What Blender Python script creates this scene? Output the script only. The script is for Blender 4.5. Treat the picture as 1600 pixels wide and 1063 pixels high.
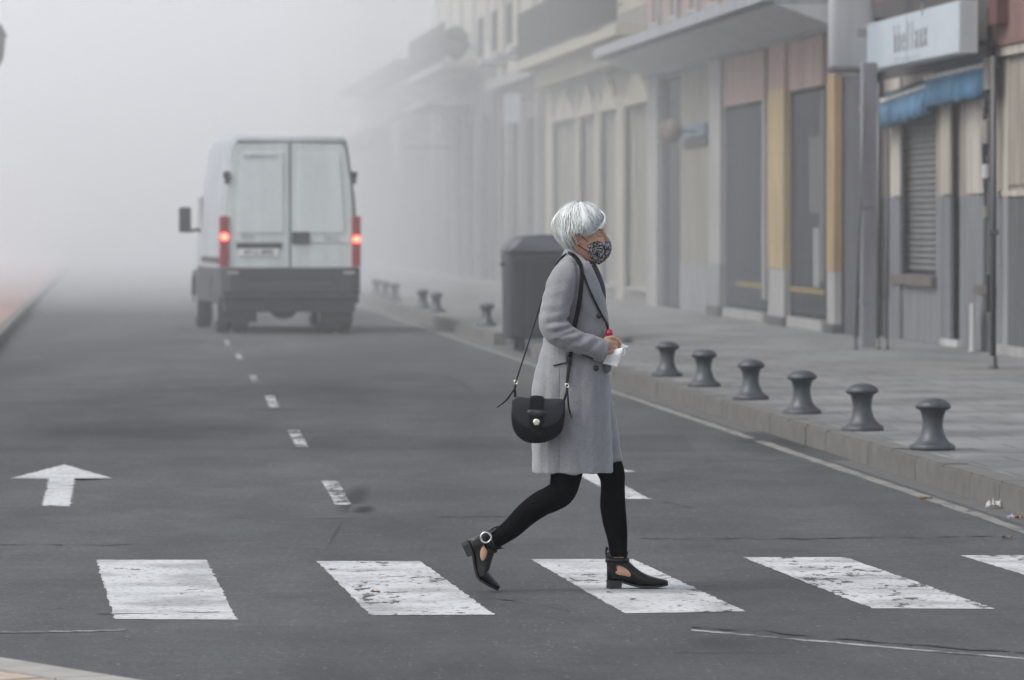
HAZE_TOP = 12.2
import bpy, bmesh, math, random
import numpy as np
from mathutils import Vector, Matrix, noise
from mathutils.bvhtree import BVHTree
for _o in list(bpy.data.objects): bpy.data.objects.remove(_o)
SC = bpy.context.scene
COL = SC.collection
rnd = random.Random(7)
R = math.radians
# ------------------------------------------------------------------ camera
FPX = 8100.0; CH = 1.57; HY = 348.0
cam = bpy.data.cameras.new('camera'); camo = bpy.data.objects.new('camera', cam); COL.objects.link(camo)
cam.sensor_width = 36; cam.lens = FPX / 1600 * 36; cam.clip_start = .5; cam.clip_end = 3000
camo.location = (0, 0, CH); camo.rotation_euler = (R(90) - math.atan((531.5 - HY) / FPX), 0, 0)
cam.dof.use_dof = True; cam.dof.focus_distance = 22.05; cam.dof.aperture_fstop = 6.3; cam.dof.aperture_blades = 0
SC.camera = camo
# ------------------------------------------------------------------ world, sun, exposure
SUN_EL, SUN_AZ = R(50), R(-112)      # azimuth clockwise from +Y
w = bpy.data.worlds.new('World'); SC.world = w; w.use_nodes = True
nt = w.node_tree; nt.nodes.clear()
sky = nt.nodes.new('ShaderNodeTexSky'); sky.sky_type = 'NISHITA'; sky.sun_disc = False
sky.sun_elevation = SUN_EL; sky.sun_rotation = SUN_AZ; sky.air_density = 1.0; sky.dust_density = 2.5; sky.ozone_density = 1.0; sky.altitude = 0
hs = nt.nodes.new('ShaderNodeHueSaturation'); hs.inputs["Saturation"].default_value = .36; hs.inputs['Value'].default_value = 1.0
bg = nt.nodes.new('ShaderNodeBackground'); bg.inputs['Strength'].default_value = .15
wo = nt.nodes.new('ShaderNodeOutputWorld')
nt.links.new(sky.outputs[0], hs.inputs['Color']); nt.links.new(hs.outputs[0], bg.inputs['Color']); nt.links.new(bg.outputs[0], wo.inputs['Surface'])
sl = bpy.data.lights.new('sun', 'SUN'); sl.energy = .8; sl.angle = R(25); sl.color = (1, .96, .9)
so = bpy.data.objects.new('sun', sl); COL.objects.link(so)
_d = Vector((math.sin(SUN_AZ) * math.cos(SUN_EL), math.cos(SUN_AZ) * math.cos(SUN_EL), math.sin(SUN_EL)))
so.rotation_euler = _d.to_track_quat('Z', 'Y').to_euler(); so.location = (0, 0, 30)
SC.view_settings.view_transform = 'Standard'; SC.view_settings.look = 'None'; SC.view_settings.gamma = 1
SC.view_settings.use_curve_mapping = False; SC.view_settings.exposure = 0.78
SC.cycles.use_denoising = True; SC.cycles.max_bounces = 8; SC.cycles.volume_bounces = 4; SC.cycles.diffuse_bounces = 3
SC.cycles.use_adaptive_sampling = True; SC.cycles.adaptive_threshold = .02
# ------------------------------------------------------------------ helpers
K = .077                                    # the street runs towards -x by K per metre
YAW = math.atan(K)
def Yof(t, x): return FPX * t / (x - 800 + K * FPX)          # distance at which street line t meets column x
def Zof(y, Y): return CH + (HY - y) * Y / FPX
def W(t, Y, z=0): return Vector((t - K * Y, Y, z))
def G(px, py, z=0):
    Y = FPX * (CH - z) / (py - HY); return Vector(((px - 800) / FPX * Y, Y, z))
def link(o, parent=None):
    COL.objects.link(o)
    if parent: o.parent = parent
    return o
def tag(o, label=None, cat=None, group=None, kind=None):
    if label: o['label'] = label
    if cat: o['category'] = cat
    if group: o['group'] = group
    if kind: o['kind'] = kind
    return o
def empty(name, loc=(0, 0, 0), rz=0):
    o = bpy.data.objects.new(name, None); o.location = loc; o.rotation_euler = (0, 0, rz); o.empty_display_size = .2
    return link(o)
def obj(name, me, mats=None, parent=None, smooth=False):
    if isinstance(me, bmesh.types.BMesh):
        m = bpy.data.meshes.new(name); me.normal_update(); me.to_mesh(m); me.free(); me = m
    if mats:
        for m_ in (mats if isinstance(mats, (list, tuple)) else [mats]): me.materials.append(m_)
    if smooth: me.polygons.foreach_set('use_smooth', [True] * len(me.polygons))
    return link(bpy.data.objects.new(name, me), parent)
def evalmesh(o):
    dg = bpy.context.evaluated_depsgraph_get(); dg.update()
    return bpy.data.meshes.new_from_object(o.evaluated_get(dg))
def bake(bm, mods, name='tmp'):
    """run modifiers over a bmesh and return the mesh"""
    o = obj(name, bm)
    for ty, kw in mods:
        m = o.modifiers.new(ty, ty)
        for k_, v in kw.items(): setattr(m, k_, v)
    me = evalmesh(o); old = o.data; bpy.data.objects.remove(o); bpy.data.meshes.remove(old)
    return me
def box(bm, x0, x1, y0, y1, z0, z1, bev=0, mi=0):
    vs = [bm.verts.new((x, y, z)) for z in (z0, z1) for x, y in ((x0, y0), (x1, y0), (x1, y1), (x0, y1))]
    fs = [bm.faces.new([vs[i] for i in f]) for f in ((3, 2, 1, 0), (4, 5, 6, 7), (0, 1, 5, 4), (1, 2, 6, 5), (2, 3, 7, 6), (3, 0, 4, 7))]
    for f in fs: f.material_index = mi
    if bev:
        es = {e for f in fs for e in f.edges}
        bmesh.ops.bevel(bm, geom=list(es), offset=bev, segments=2, affect='EDGES', profile=.6)
    return bm
def nb(*a, **k): return box(bmesh.new(), *a, **k)
def ring(bm, c, ax, ay, rx, ry, n=24, p=2.0):
    out = []
    for i in range(n):
        a = 2 * math.pi * i / n; ca, sa = math.cos(a), math.sin(a)
        out.append(bm.verts.new(c + ax * (rx * math.copysign(abs(ca) ** (2 / p), ca)) + ay * (ry * math.copysign(abs(sa) ** (2 / p), sa))))
    return out
def skin_rings(bm, rings, cap=True, mi=0, closed=False):
    n = len(rings[0]); L = len(rings)
    for j in range(L if closed else L - 1):
        a, b = rings[j], rings[(j + 1) % L]
        for i in range(n):
            f = bm.faces.new((a[i], a[(i + 1) % n], b[(i + 1) % n], b[i])); f.material_index = mi
    if cap and not closed:
        bm.faces.new(list(reversed(rings[0]))).material_index = mi; bm.faces.new(rings[-1]).material_index = mi
def cr(pts, k=6):
    """Catmull-Rom resample of tuples"""
    P = [np.array(p, float) for p in pts]; P = [2 * P[0] - P[1]] + P + [2 * P[-1] - P[-2]]; out = []
    for i in range(1, len(P) - 2):
        for j in range(k):
            t = j / k; a, b, c, d = P[i - 1:i + 3]
            out.append(.5 * ((2 * b) + (c - a) * t + (2 * a - 5 * b + 4 * c - d) * t * t + (-a + 3 * b - 3 * c + d) * t ** 3))
    out.append(P[-2]); return out
def tube(bm, pts, radii, n=16, k=5, flat=1.0, ref=(0, 1, 0), dome=True, mi=0):
    """rounded tube along pts; radii numbers; flat scales the radius along the ref direction"""
    q = cr([tuple(p) + (r,) for p, r in zip(pts, radii)], k) if k > 1 else [np.array(tuple(p) + (r,)) for p, r in zip(pts, radii)]
    C = [Vector(a[:3]) for a in q]; rr = [max(a[3], 1e-4) for a in q]; rings = []
    ref = Vector(ref)
    def fr(i):
        t = (C[min(i + 1, len(C) - 1)] - C[max(i - 1, 0)]).normalized()
        ay = (ref - t * ref.dot(t)).normalized(); return t, ay.cross(t), ay
    if dome:
        t, ax, ay = fr(0)
        for s in (.98, .8, .45): rings.append(ring(bm, C[0] - t * rr[0] * s, ax, ay, rr[0] * math.sqrt(1 - s * s), rr[0] * flat * math.sqrt(1 - s * s), n))
    for i in range(len(C)):
        t, ax, ay = fr(i); rings.append(ring(bm, C[i], ax, ay, rr[i], rr[i] * flat, n))
    if dome:
        t, ax, ay = fr(len(C) - 1)
        for s in (.45, .8, .98): rings.append(ring(bm, C[-1] + t * rr[-1] * s, ax, ay, rr[-1] * math.sqrt(1 - s * s), rr[-1] * flat * math.sqrt(1 - s * s), n))
    skin_rings(bm, rings, mi=mi); return bm
def lathe(bm, prof, n=24, c=(0, 0, 0), mi=0):
    c = Vector(c); rings = [ring(bm, c + Vector((0, 0, z)), Vector((1, 0, 0)), Vector((0, 1, 0)), r, r, n) for r, z in prof]
    skin_rings(bm, rings, mi=mi); return bm
def ell(bm, c, r, n=16, m=10):
    c = Vector(c); rings = []
    for j in range(m + 1):
        a = -math.pi / 2 + math.pi * (j + .12) / (m + .24)
        rings.append(ring(bm, c + Vector((0, 0, r[2] * math.sin(a))), Vector((1, 0, 0)), Vector((0, 1, 0)), r[0] * math.cos(a), r[1] * math.cos(a), n))
    skin_rings(bm, rings); return bm
def poly(bm, pts, mi=0):
    f = bm.faces.new([bm.verts.new(p) for p in pts]); f.material_index = mi; return f
def prism(bm, pts2, y0, y1, ax='y', mi=0):
    """extrude an outline (list of 2D) along an axis"""
    mk = {'y': lambda p, d: (p[0], d, p[1]), 'z': lambda p, d: (p[0], p[1], d), 'x': lambda p, d: (d, p[0], p[1])}[ax]
    a = [bm.verts.new(mk(p, y0)) for p in pts2]; b = [bm.verts.new(mk(p, y1)) for p in pts2]; n = len(a)
    fs = [bm.faces.new(a), bm.faces.new(list(reversed(b)))] + [bm.faces.new((a[i], b[i], b[(i + 1) % n], a[(i + 1) % n])) for i in range(n)]
    for f in fs: f.material_index = mi
    bmesh.ops.recalc_face_normals(bm, faces=fs); return bm
def textmesh(s, size, mat, parent, name='lettering', M=None, ext=.004, cond=1.0):
    c = bpy.data.curves.new('t', 'FONT'); c.body = s; c.size = size; c.extrude = ext; c.align_x = 'CENTER'; c.align_y = 'CENTER'
    o = bpy.data.objects.new('t', c); COL.objects.link(o); me = evalmesh(o); bpy.data.objects.remove(o)
    me.transform(Matrix.Diagonal((cond, 1, 1, 1)))
    if M: me.transform(M)
    return obj(name, me, mat, parent)
# ------------------------------------------------------------------ materials
def nodes(m):
    m.use_nodes = True; return m.node_tree, m.node_tree.nodes, m.node_tree.links
def mat(name, col, rough=.7, var=.12, scale=3, bump=.0, bscale=60, metallic=0, stretch=(1, 1, 1), streak=0, coord='Object', spec=.5, sheen=0, col2=None, emis=None, dirt=None, bdist=.003):
    m = bpy.data.materials.new(name); t, N, Lk = nodes(m); p = N['Principled BSDF']
    p.inputs['Roughness'].default_value = rough; p.inputs['Metallic'].default_value = metallic
    p.inputs['Specular IOR Level'].default_value = spec
    if sheen: p.inputs['Sheen Weight'].default_value = sheen; p.inputs['Sheen Roughness'].default_value = .4
    tc = N.new('ShaderNodeTexCoord'); mp = N.new('ShaderNodeMapping'); mp.inputs['Scale'].default_value = stretch
    Lk.new(tc.outputs[coord], mp.inputs[0])
    nz = N.new('ShaderNodeTexNoise'); nz.inputs['Scale'].default_value = scale; nz.inputs['Detail'].default_value = 6; nz.inputs['Roughness'].default_value = .6
    Lk.new(mp.outputs[0], nz.inputs[0])
    c = Vector(col[:3]); a = c * (1 - var); b = c * (1 + var)
    if col2: a, b = c, Vector(col2)
    rp = N.new('ShaderNodeValToRGB'); rp.color_ramp.elements[0].position = .32; rp.color_ramp.elements[1].position = .68
    rp.color_ramp.elements[0].color = (*a, 1); rp.color_ramp.elements[1].color = (*b, 1)
    Lk.new(nz.outputs[0], rp.inputs[0]); out = rp.outputs[0]
    if streak:
        mp2 = N.new('ShaderNodeMapping'); mp2.inputs['Scale'].default_value = (2.2, 2.2, .25); Lk.new(tc.outputs[coord], mp2.inputs[0])
        n2 = N.new('ShaderNodeTexNoise'); n2.inputs['Scale'].default_value = 2.5; n2.inputs['Detail'].default_value = 8; Lk.new(mp2.outputs[0], n2.inputs[0])
        r2 = N.new('ShaderNodeValToRGB'); r2.color_ramp.elements[0].position = .35; r2.color_ramp.elements[1].position = .6
        r2.color_ramp.elements[0].color = (1 - streak,) * 3 + (1,); r2.color_ramp.elements[1].color = (1, 1, 1, 1); Lk.new(n2.outputs[0], r2.inputs[0])
        mx = N.new('ShaderNodeMix'); mx.data_type = 'RGBA'; mx.blend_type = 'MULTIPLY'; mx.inputs[0].default_value = 1
        Lk.new(out, mx.inputs[6]); Lk.new(r2.outputs[0], mx.inputs[7]); out = mx.outputs[2]
    Lk.new(out, p.inputs['Base Color'])
    if bump:
        n3 = N.new('ShaderNodeTexNoise'); n3.inputs['Scale'].default_value = bscale; n3.inputs['Detail'].default_value = 5; Lk.new(mp.outputs[0], n3.inputs[0])
        bp = N.new('ShaderNodeBump'); bp.inputs['Strength'].default_value = bump; bp.inputs['Distance'].default_value = bdist
        Lk.new(n3.outputs[0], bp.inputs['Height']); Lk.new(bp.outputs[0], p.inputs['Normal'])
    if emis:
        p.inputs['Emission Color'].default_value = (*emis[0], 1); p.inputs['Emission Strength'].default_value = emis[1]
    return m
def asphalt_nodes(N, Lk, tc):
    """returns colour output, height output for the road surface, world coordinates"""
    def noise_(s, d, r=.6, st=(1, 1, 1)):
        mp = N.new('ShaderNodeMapping'); mp.inputs['Scale'].default_value = st; Lk.new(tc, mp.inputs[0])
        n = N.new('ShaderNodeTexNoise'); n.inputs['Scale'].default_value = s; n.inputs['Detail'].default_value = d; n.inputs['Roughness'].default_value = r
        Lk.new(mp.outputs[0], n.inputs[0]); return n.outputs[0]
    def ramp(i, p0, c0, p1, c1):
        r = N.new('ShaderNodeValToRGB'); r.color_ramp.elements[0].position = p0; r.color_ramp.elements[1].position = p1
        r.color_ramp.elements[0].color = (*c0, 1); r.color_ramp.elements[1].color = (*c1, 1); Lk.new(i, r.inputs[0]); return r.outputs[0]
    def mul(a, b, f=1, mode='MULTIPLY'):
        mx = N.new('ShaderNodeMix'); mx.data_type = 'RGBA'; mx.blend_type = mode; mx.inputs[0].default_value = f
        Lk.new(a, mx.inputs[6]); Lk.new(b, mx.inputs[7]); return mx.outputs[2]
    big = ramp(noise_(.55, 5, .55, (1, .22, 1)), .35, (.044, .0465, .047), .68, (.066, .0685, .0685))
    grain = noise_(70, 4, .85); g = ramp(noise_(34, 5, .9), .36, (.40, .40, .40), .64, (1.75, 1.75, 1.72))
    med = ramp(noise_(6, 6, .7), .3, (.82, .82, .82), .7, (1.16, 1.16, 1.15))
    c = mul(mul(mul(big, g, .75), med), ramp(noise_(1.3, 7, .7, (1, .5, 1)), .38, (.80, .80, .81), .6, (1.12, 1.12, 1.11)))
    trk = ramp(noise_(.45, 2, .5, (1.6, .06, 1)), .4, (.86, .86, .87), .6, (1.1, 1.1, 1.1)); c = mul(c, trk)
    # pale stones worn out of the surface
    vo = N.new('ShaderNodeTexVoronoi'); vo.inputs['Scale'].default_value = 20; vo.inputs['Randomness'].default_value = 1; Lk.new(tc, vo.inputs['Vector'])
    sp = N.new('ShaderNodeMath'); sp.operation = 'LESS_THAN'; sp.inputs[1].default_value = .13; Lk.new(vo.outputs['Distance'], sp.inputs[0])
    sep = N.new('ShaderNodeSeparateColor'); Lk.new(vo.outputs['Color'], sep.inputs[0])
    s2 = N.new('ShaderNodeMath'); s2.operation = 'GREATER_THAN'; s2.inputs[1].default_value = .62; Lk.new(sep.outputs[0], s2.inputs[0])
    s3 = N.new('ShaderNodeMath'); s3.operation = 'MULTIPLY'; Lk.new(sp.outputs[0], s3.inputs[0]); Lk.new(s2.outputs[0], s3.inputs[1])
    mx = N.new('ShaderNodeMix'); mx.data_type = 'RGBA'; Lk.new(s3.outputs[0], mx.inputs[0]); Lk.new(c, mx.inputs[6]); mx.inputs[7].default_value = (.19, .19, .185, 1)
    return mx.outputs[2], grain
def asphalt(name, k=1.0):
    m = bpy.data.materials.new(name); t, N, Lk = nodes(m); p = N['Principled BSDF']
    tc = N.new('ShaderNodeTexCoord'); c, h = asphalt_nodes(N, Lk, tc.outputs['Object'])
    mx = N.new('ShaderNodeMix'); mx.data_type = 'RGBA'; mx.blend_type = 'MULTIPLY'; mx.inputs[0].default_value = 1; mx.inputs[7].default_value = (k, k, k, 1)
    Lk.new(c, mx.inputs[6]); Lk.new(mx.outputs[2], p.inputs['Base Color']); p.inputs['Roughness'].default_value = .82; p.inputs['Specular IOR Level'].default_value = .35
    bp = N.new('ShaderNodeBump'); bp.inputs['Strength'].default_value = .5; bp.inputs['Distance'].default_value = .004; Lk.new(h, bp.inputs['Height']); Lk.new(bp.outputs[0], p.inputs['Normal'])
    return m
def paint(name, col=(.45, .46, .46), wear=.5, seed=0, st=(3.6, 1.5, 1), sc=3.4):
    """road paint that has worn through to the asphalt, with cracks running across the street"""
    m = bpy.data.materials.new(name); t, N, Lk = nodes(m); p = N['Principled BSDF']
    tc = N.new('ShaderNodeTexCoord'); c, h = asphalt_nodes(N, Lk, tc.outputs['Object'])
    mp = N.new('ShaderNodeMapping'); mp.inputs['Scale'].default_value = st; mp.inputs['Location'].default_value = (seed * 3.7, seed * 1.9, 0); Lk.new(tc.outputs['Object'], mp.inputs[0])
    n = N.new('ShaderNodeTexNoise'); n.inputs['Scale'].default_value = sc; n.inputs['Detail'].default_value = 9; n.inputs['Roughness'].default_value = .72; n.inputs['Distortion'].default_value = .4; Lk.new(mp.outputs[0], n.inputs[0])
    n2 = N.new('ShaderNodeTexNoise'); n2.inputs['Scale'].default_value = .9; n2.inputs['Detail'].default_value = 3; Lk.new(mp.outputs[0], n2.inputs[0])
    ad = N.new('ShaderNodeMath'); ad.operation = 'MULTIPLY_ADD'; ad.inputs[1].default_value = .45; Lk.new(n2.outputs[0], ad.inputs[0]); Lk.new(n.outputs[0], ad.inputs[2])
    rp = N.new('ShaderNodeValToRGB'); e = rp.color_ramp.elements; e[0].position = wear; e[1].position = wear + .025; e[0].color = (0, 0, 0, 1); e[1].color = (1, 1, 1, 1)
    Lk.new(ad.outputs[0], rp.inputs[0])
    # fine pitting
    n4 = N.new('ShaderNodeTexNoise'); n4.inputs['Scale'].default_value = 30; n4.inputs['Detail'].default_value = 4; Lk.new(tc.outputs['Object'], n4.inputs[0])
    r4 = N.new('ShaderNodeValToRGB'); r4.color_ramp.elements[0].position = .36; r4.color_ramp.elements[1].position = .42; r4.color_ramp.elements[0].color = (.35, .35, .35, 1); Lk.new(n4.outputs[0], r4.inputs[0])
    ml = N.new('ShaderNodeMath'); ml.operation = 'MULTIPLY'; Lk.new(rp.outputs[0], ml.inputs[0]); Lk.new(r4.outputs[0], ml.inputs[1])
    n5 = N.new('ShaderNodeTexNoise'); n5.inputs['Scale'].default_value = 2.6; n5.inputs['Detail'].default_value = 8; Lk.new(tc.outputs['Object'], n5.inputs[0])
    r5 = N.new('ShaderNodeValToRGB'); r5.color_ramp.elements[0].position = .36; r5.color_ramp.elements[1].position = .56
    r5.color_ramp.elements[0].color = tuple(x * .62 for x in col) + (1,); r5.color_ramp.elements[1].color = (*col, 1); Lk.new(n5.outputs[0], r5.inputs[0])
    mx = N.new('ShaderNodeMix'); mx.data_type = 'RGBA'; Lk.new(ml.outputs[0], mx.inputs[0]); Lk.new(c, mx.inputs[6]); Lk.new(r5.outputs[0], mx.inputs[7])
    Lk.new(mx.outputs[2], p.inputs['Base Color']); p.inputs['Roughness'].default_value = .75
    bp = N.new('ShaderNodeBump'); bp.inputs['Strength'].default_value = .5; bp.inputs['Distance'].default_value = .003; Lk.new(ml.outputs[0], bp.inputs['Height']); Lk.new(bp.outputs[0], p.inputs['Normal'])
    return m
# ------------------------------------------------------------------ ground, road, pavements
M_asph = asphalt('asphalt'); M_patch = asphalt('asphalt_patch', .8); M_dark = asphalt('asphalt_dark', .45)
M_kerb = mat('kerb_granite', (.105, .102, .095), .85, .18, 5, .4, 90); M_kerb2 = mat('kerb_pale', (.27, .26, .24), .85, .15, 5, .3, 90)
M_pave = mat('pavement_slab', (.18, .182, .178), .8, .16, .9, .3, 70, stretch=(1, .5, 1)); M_earth = mat('earth', (.12, .11, .10), .9)
def paved(m):
    t, N, Lk = nodes(m); p = N['Principled BSDF']; src = p.inputs['Base Color'].links[0].from_socket; tc = N.new('ShaderNodeTexCoord'); mp = N.new('ShaderNodeMapping'); mp.inputs['Rotation'].default_value = (0, 0, -.077); Lk.new(tc.outputs['Object'], mp.inputs[0])
    b = N.new('ShaderNodeTexBrick'); b.inputs['Scale'].default_value = 1; b.inputs['Brick Width'].default_value = .6; b.inputs['Row Height'].default_value = .6; b.inputs['Mortar Size'].default_value = .012; b.offset = .5
    b.inputs['Color1'].default_value = (1, 1, 1, 1); b.inputs['Color2'].default_value = (.84, .84, .85, 1); b.inputs['Mortar'].default_value = (.45, .45, .45, 1); Lk.new(mp.outputs[0], b.inputs[0])
    n = N.new('ShaderNodeTexNoise'); n.inputs['Scale'].default_value = .8; n.inputs['Detail'].default_value = 7; Lk.new(tc.outputs['Object'], n.inputs[0]); r = N.new('ShaderNodeValToRGB'); r.color_ramp.elements[0].position = .38; r.color_ramp.elements[1].position = .56; r.color_ramp.elements[0].color = (.62, .62, .62, 1); Lk.new(n.outputs[0], r.inputs[0])
    for a in (b.outputs[0], r.outputs[0]):
        mx = N.new('ShaderNodeMix'); mx.data_type = 'RGBA'; mx.blend_type = 'MULTIPLY'; mx.inputs[0].default_value = 1; Lk.new(src, mx.inputs[6]); Lk.new(a, mx.inputs[7]); src = mx.outputs[2]
    Lk.new(src, p.inputs['Base Color'])
paved(M_pave)
M_red = mat('red_paving', (.26, .165, .15), .85, .15, 2); M_gutter = mat('gutter_concrete', (.085, .085, .082), .85, .2, 6, .4, 60)
def sheet(name, pts, z, m, kind='structure', parent=None):
    bm = bmesh.new(); poly(bm, [(p[0], p[1], z) for p in pts]); o = obj(name, bm, m, parent)
    for f in o.data.polygons:
        if f.normal.z < 0: o.data.flip_normals(); break
    return tag(o, kind=kind) if kind and not parent else o
sheet('ground', [(-260, -60), (260, -60), (260, 640), (-260, 640)], -.02, M_earth)
T0, T1 = -1.44, 4.88                                         # road edges
road = sheet('road', [(-40, -30), (60, -30), (60, 17.0), (W(T1, 24).x + 30, 24), W(T1, 24), W(T1, 620), W(T0, 620), W(T0, 24), (-45, 24)], 0, M_asph)
# side street opening on the right of the junction and on the left
def slab(name, pts, z0, z1, m, parent=None, mside=None):
    bm = bmesh.new(); a = [bm.verts.new((p[0], p[1], z1)) for p in pts]; b = [bm.verts.new((p[0], p[1], z0)) for p in pts]; n = len(a)
    bm.faces.new(a)
    for i in range(n): bm.faces.new((a[i], b[i], b[(i + 1) % n], a[(i + 1) % n])).material_index = 1 if mside else 0
    bmesh.ops.recalc_face_normals(bm, faces=bm.faces[:]); 
    if bm.faces[0].normal.z < 0: bmesh.ops.reverse_faces(bm, faces=bm.faces[:])
    return obj(name, bm, [m] + ([mside] if mside else []), parent)
KT = T1 + .17
BAY0, BAY1, BT = 60.9, 66.4, 6.35                            # bay for the wheeled bin
pr = slab('right_pavement', [W(KT, 24.5), W(14, 24.5), W(14, 600), W(KT, 600), W(KT, BAY1), W(BT, BAY1), W(BT, BAY0), W(KT, BAY0)], -.01, .146, M_pave); tag(pr, kind='structure')
sheet('bin_bay', [W(T1, BAY0), W(BT, BAY0), W(BT, BAY1), W(T1, BAY1)], .002, M_asph)
pl = slab('left_pavement', [W(T0 - .15, 24), W(T0 - .15, 600), W(-9, 600), W(-9, 24)], -.01, .126, M_red); tag(pl, kind='structure')
def kstone(t0, t1, Y0, Y1, z1, m, parent, g=.006):
    bm = bmesh.new(); a, b, c, d = W(t0, Y0 + g), W(t1, Y0 + g), W(t1, Y1 - g), W(t0, Y1 - g)
    bot = [bm.verts.new((p.x, p.y, -.01)) for p in (a, b, c, d)]; top = [bm.verts.new((p.x, p.y, z1)) for p in (a, b, c, d)]
    bm.faces.new(top)
    for i in range(4): bm.faces.new((bot[i], bot[(i + 1) % 4], top[(i + 1) % 4], top[i]))
    bmesh.ops.bevel(bm, geom=[e for e in bm.edges if abs(e.verts[0].co.z - z1) < 1e-4 and abs(e.verts[1].co.z - z1) < 1e-4], offset=.014, segments=2, affect='EDGES')
    bmesh.ops.recalc_face_normals(bm, faces=bm.faces[:])
    return obj('kerb_stone', bm, m, parent)
Y = 24.5
while Y < 72:
    if Y + 1 <= BAY0 or Y >= BAY1: kstone(T1 + rnd.uniform(-.004, .004), KT, Y, Y + 1, .15 + rnd.uniform(-.003, .003), M_kerb, pr)
    Y += 1
kstone(T1, KT, 72.5, 598, .15, M_kerb, pr); bpy.data.objects[-1] if 0 else None
kstone(T0 - .15, T0, 24, 80, .13, M_kerb, pl); kstone(T0 - .15, T0, 80, 598, .13, M_kerb, pl)
sheet('gutter', [W(4.73, 24.5), W(T1, 24.5), W(T1, 130), W(4.73, 130)], .0011, M_gutter)
# near left corner pavement with pale kerb and square tiles
A_, B_ = G(0, 1028, .13), G(222, 1064, .13); u_ = (B_ - A_).normalized(); n_ = Vector((u_.y, -u_.x, 0)) 
if n_.y > 0: n_ = -n_
A0 = A_ - u_ * 6; B0 = B_ + u_ * 4
pc = slab('corner_pavement', [A0 + n_ * .2, B0 + n_ * .2, B0 + n_ * 5, A0 + n_ * 5], -.01, .112, mat('mortar_joint', (.11, .08, .065), .9, .2, 8)); tag(pc, kind='structure')
for i in range(-6, 6):
    a = A_ + u_ * (i * .8 + .005); b = A_ + u_ * (i * .8 + .795); bm = bmesh.new()
    top = [bm.verts.new((p.x, p.y, .13)) for p in (a, b, b + n_ * .2, a + n_ * .2)]; bot = [bm.verts.new((v.co.x, v.co.y, -.01)) for v in top]
    bm.faces.new(top)
    for k in range(4): bm.faces.new((top[k], bot[k], bot[(k + 1) % 4], top[(k + 1) % 4]))
    bmesh.ops.recalc_face_normals(bm, faces=bm.faces[:]); obj('kerb_stone', bm, M_kerb2, pc)
tile_m = [mat('tile_%d' % i, c, .8, .2, 9, .3, 80) for i, c in enumerate([(.36, .31, .26), (.31, .27, .23), (.38, .30, .24)])]
tme = None
for i in range(-6, 14):
    for j in range(0, 5):
        if tme is None:
            bm = nb(-.085, .085, -.085, .085, -.02, .016, .006); tme = bpy.data.meshes.new('tile'); bm.to_mesh(tme); bm.free(); tms = []
            for mm in tile_m:
                c = tme.copy(); c.materials.append(mm); tms.append(c)
        o = bpy.data.objects.new('paving_tile', tms[rnd.randrange(3)]); link(o, pc)
        p = A_ + u_ * (i * .185 + .1) + n_ * (.215 + .095 + j * .185); o.location = (p.x, p.y, .112 + rnd.uniform(-.002, .003)); o.rotation_euler.z = math.atan2(u_.y, u_.x) + rnd.uniform(-.02, .02)
# ------------------------------------------------------------------ painted markings
def outline(pts, jit=.006, step=.03, seed=0):
    """ragged outline between corner points (world xy)"""
    out = []; r = random.Random(seed)
    for i in range(len(pts)):
        a, b = Vector(pts[i][:2]), Vector(pts[(i + 1) % len(pts)][:2]); n = max(1, int((b - a).length / step)); d = (b - a).normalized(); q = Vector((-d.y, d.x))
        for k in range(n): out.append(a + (b - a) * (k / n) + (q * r.gauss(0, jit) if k else Vector((0, 0))))
    return out
def mark(name, pts, m, z=.0021, parent=None, jit=.006, seed=0, step=.03):
    bm = bmesh.new(); o_ = outline(pts, jit, step, seed); f = poly(bm, [(p.x, p.y, z) for p in o_])
    if f.normal.z < 0 or sum((o_[i].x * o_[(i + 1) % len(o_)].y - o_[(i + 1) % len(o_)].x * o_[i].y) for i in range(len(o_))) < 0: f.normal_flip()
    bmesh.ops.triangulate(bm, faces=bm.faces[:]); return obj(name, bm, m, parent)
zc = empty('zebra_crossing', G(830, 920)); tag(zc, 'row of five worn white zebra crossing bars under the walking woman', 'crossing')
ZQ = [((150, 876), (322, 876), (370, 970), (178, 969), .55), ((495, 878), (656, 878), (773, 962), (578, 963), .61), ((829, 875), (990, 875), (1166, 957), (977, 960), .61),
      ((1161, 872), (1322, 872), (1556, 953), (1362, 952), .63), ((1502, 869), (1663, 869), (1950, 946), (1755, 946), .63)]
for i, (a, b, c, d, wr) in enumerate(ZQ):
    o = mark('stripe', [G(*a), G(*b), G(*c), G(*d)], paint('stripe_paint_%d' % i, wear=wr, seed=i), seed=i, jit=.004, step=.05); o.parent = zc; o.matrix_parent_inverse = Matrix.Translation(-zc.location)
M_line = paint('dash_paint', (.42, .43, .42), .71, 9); M_edge = paint('edge_paint', (.19, .185, .168), .56, 5, st=(5, .6, 1)); M_thin = paint('thin_paint', (.34, .34, .34), .70, 3, st=(1, 3, 1))
DP = [((502, 752), (527, 752), (549, 790), (524, 790)), ((449, 673), (468, 673), (482, 699), (462, 699)), ((413, 619), (428, 619), (437, 638), (421, 638)),
      ((388, 586), (399, 586), (405, 598), (394, 598)), ((366, 552), (375, 552), (380, 562), (371, 562)), ((349, 532), (356, 532), (360, 540), (352, 540))]
wh = ['nearest, beside the dark pothole', 'second from the pothole', 'third from the pothole', 'fourth from the pothole', 'fifth from the pothole', 'farthest, close behind the van']
for i, q in enumerate(DP): tag(mark('lane_dash', [G(*p) for p in q], M_line, seed=20 + i, jit=.005), 'short worn white lane dash, ' + wh[i], 'lane marking', 'lane dashes')
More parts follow.
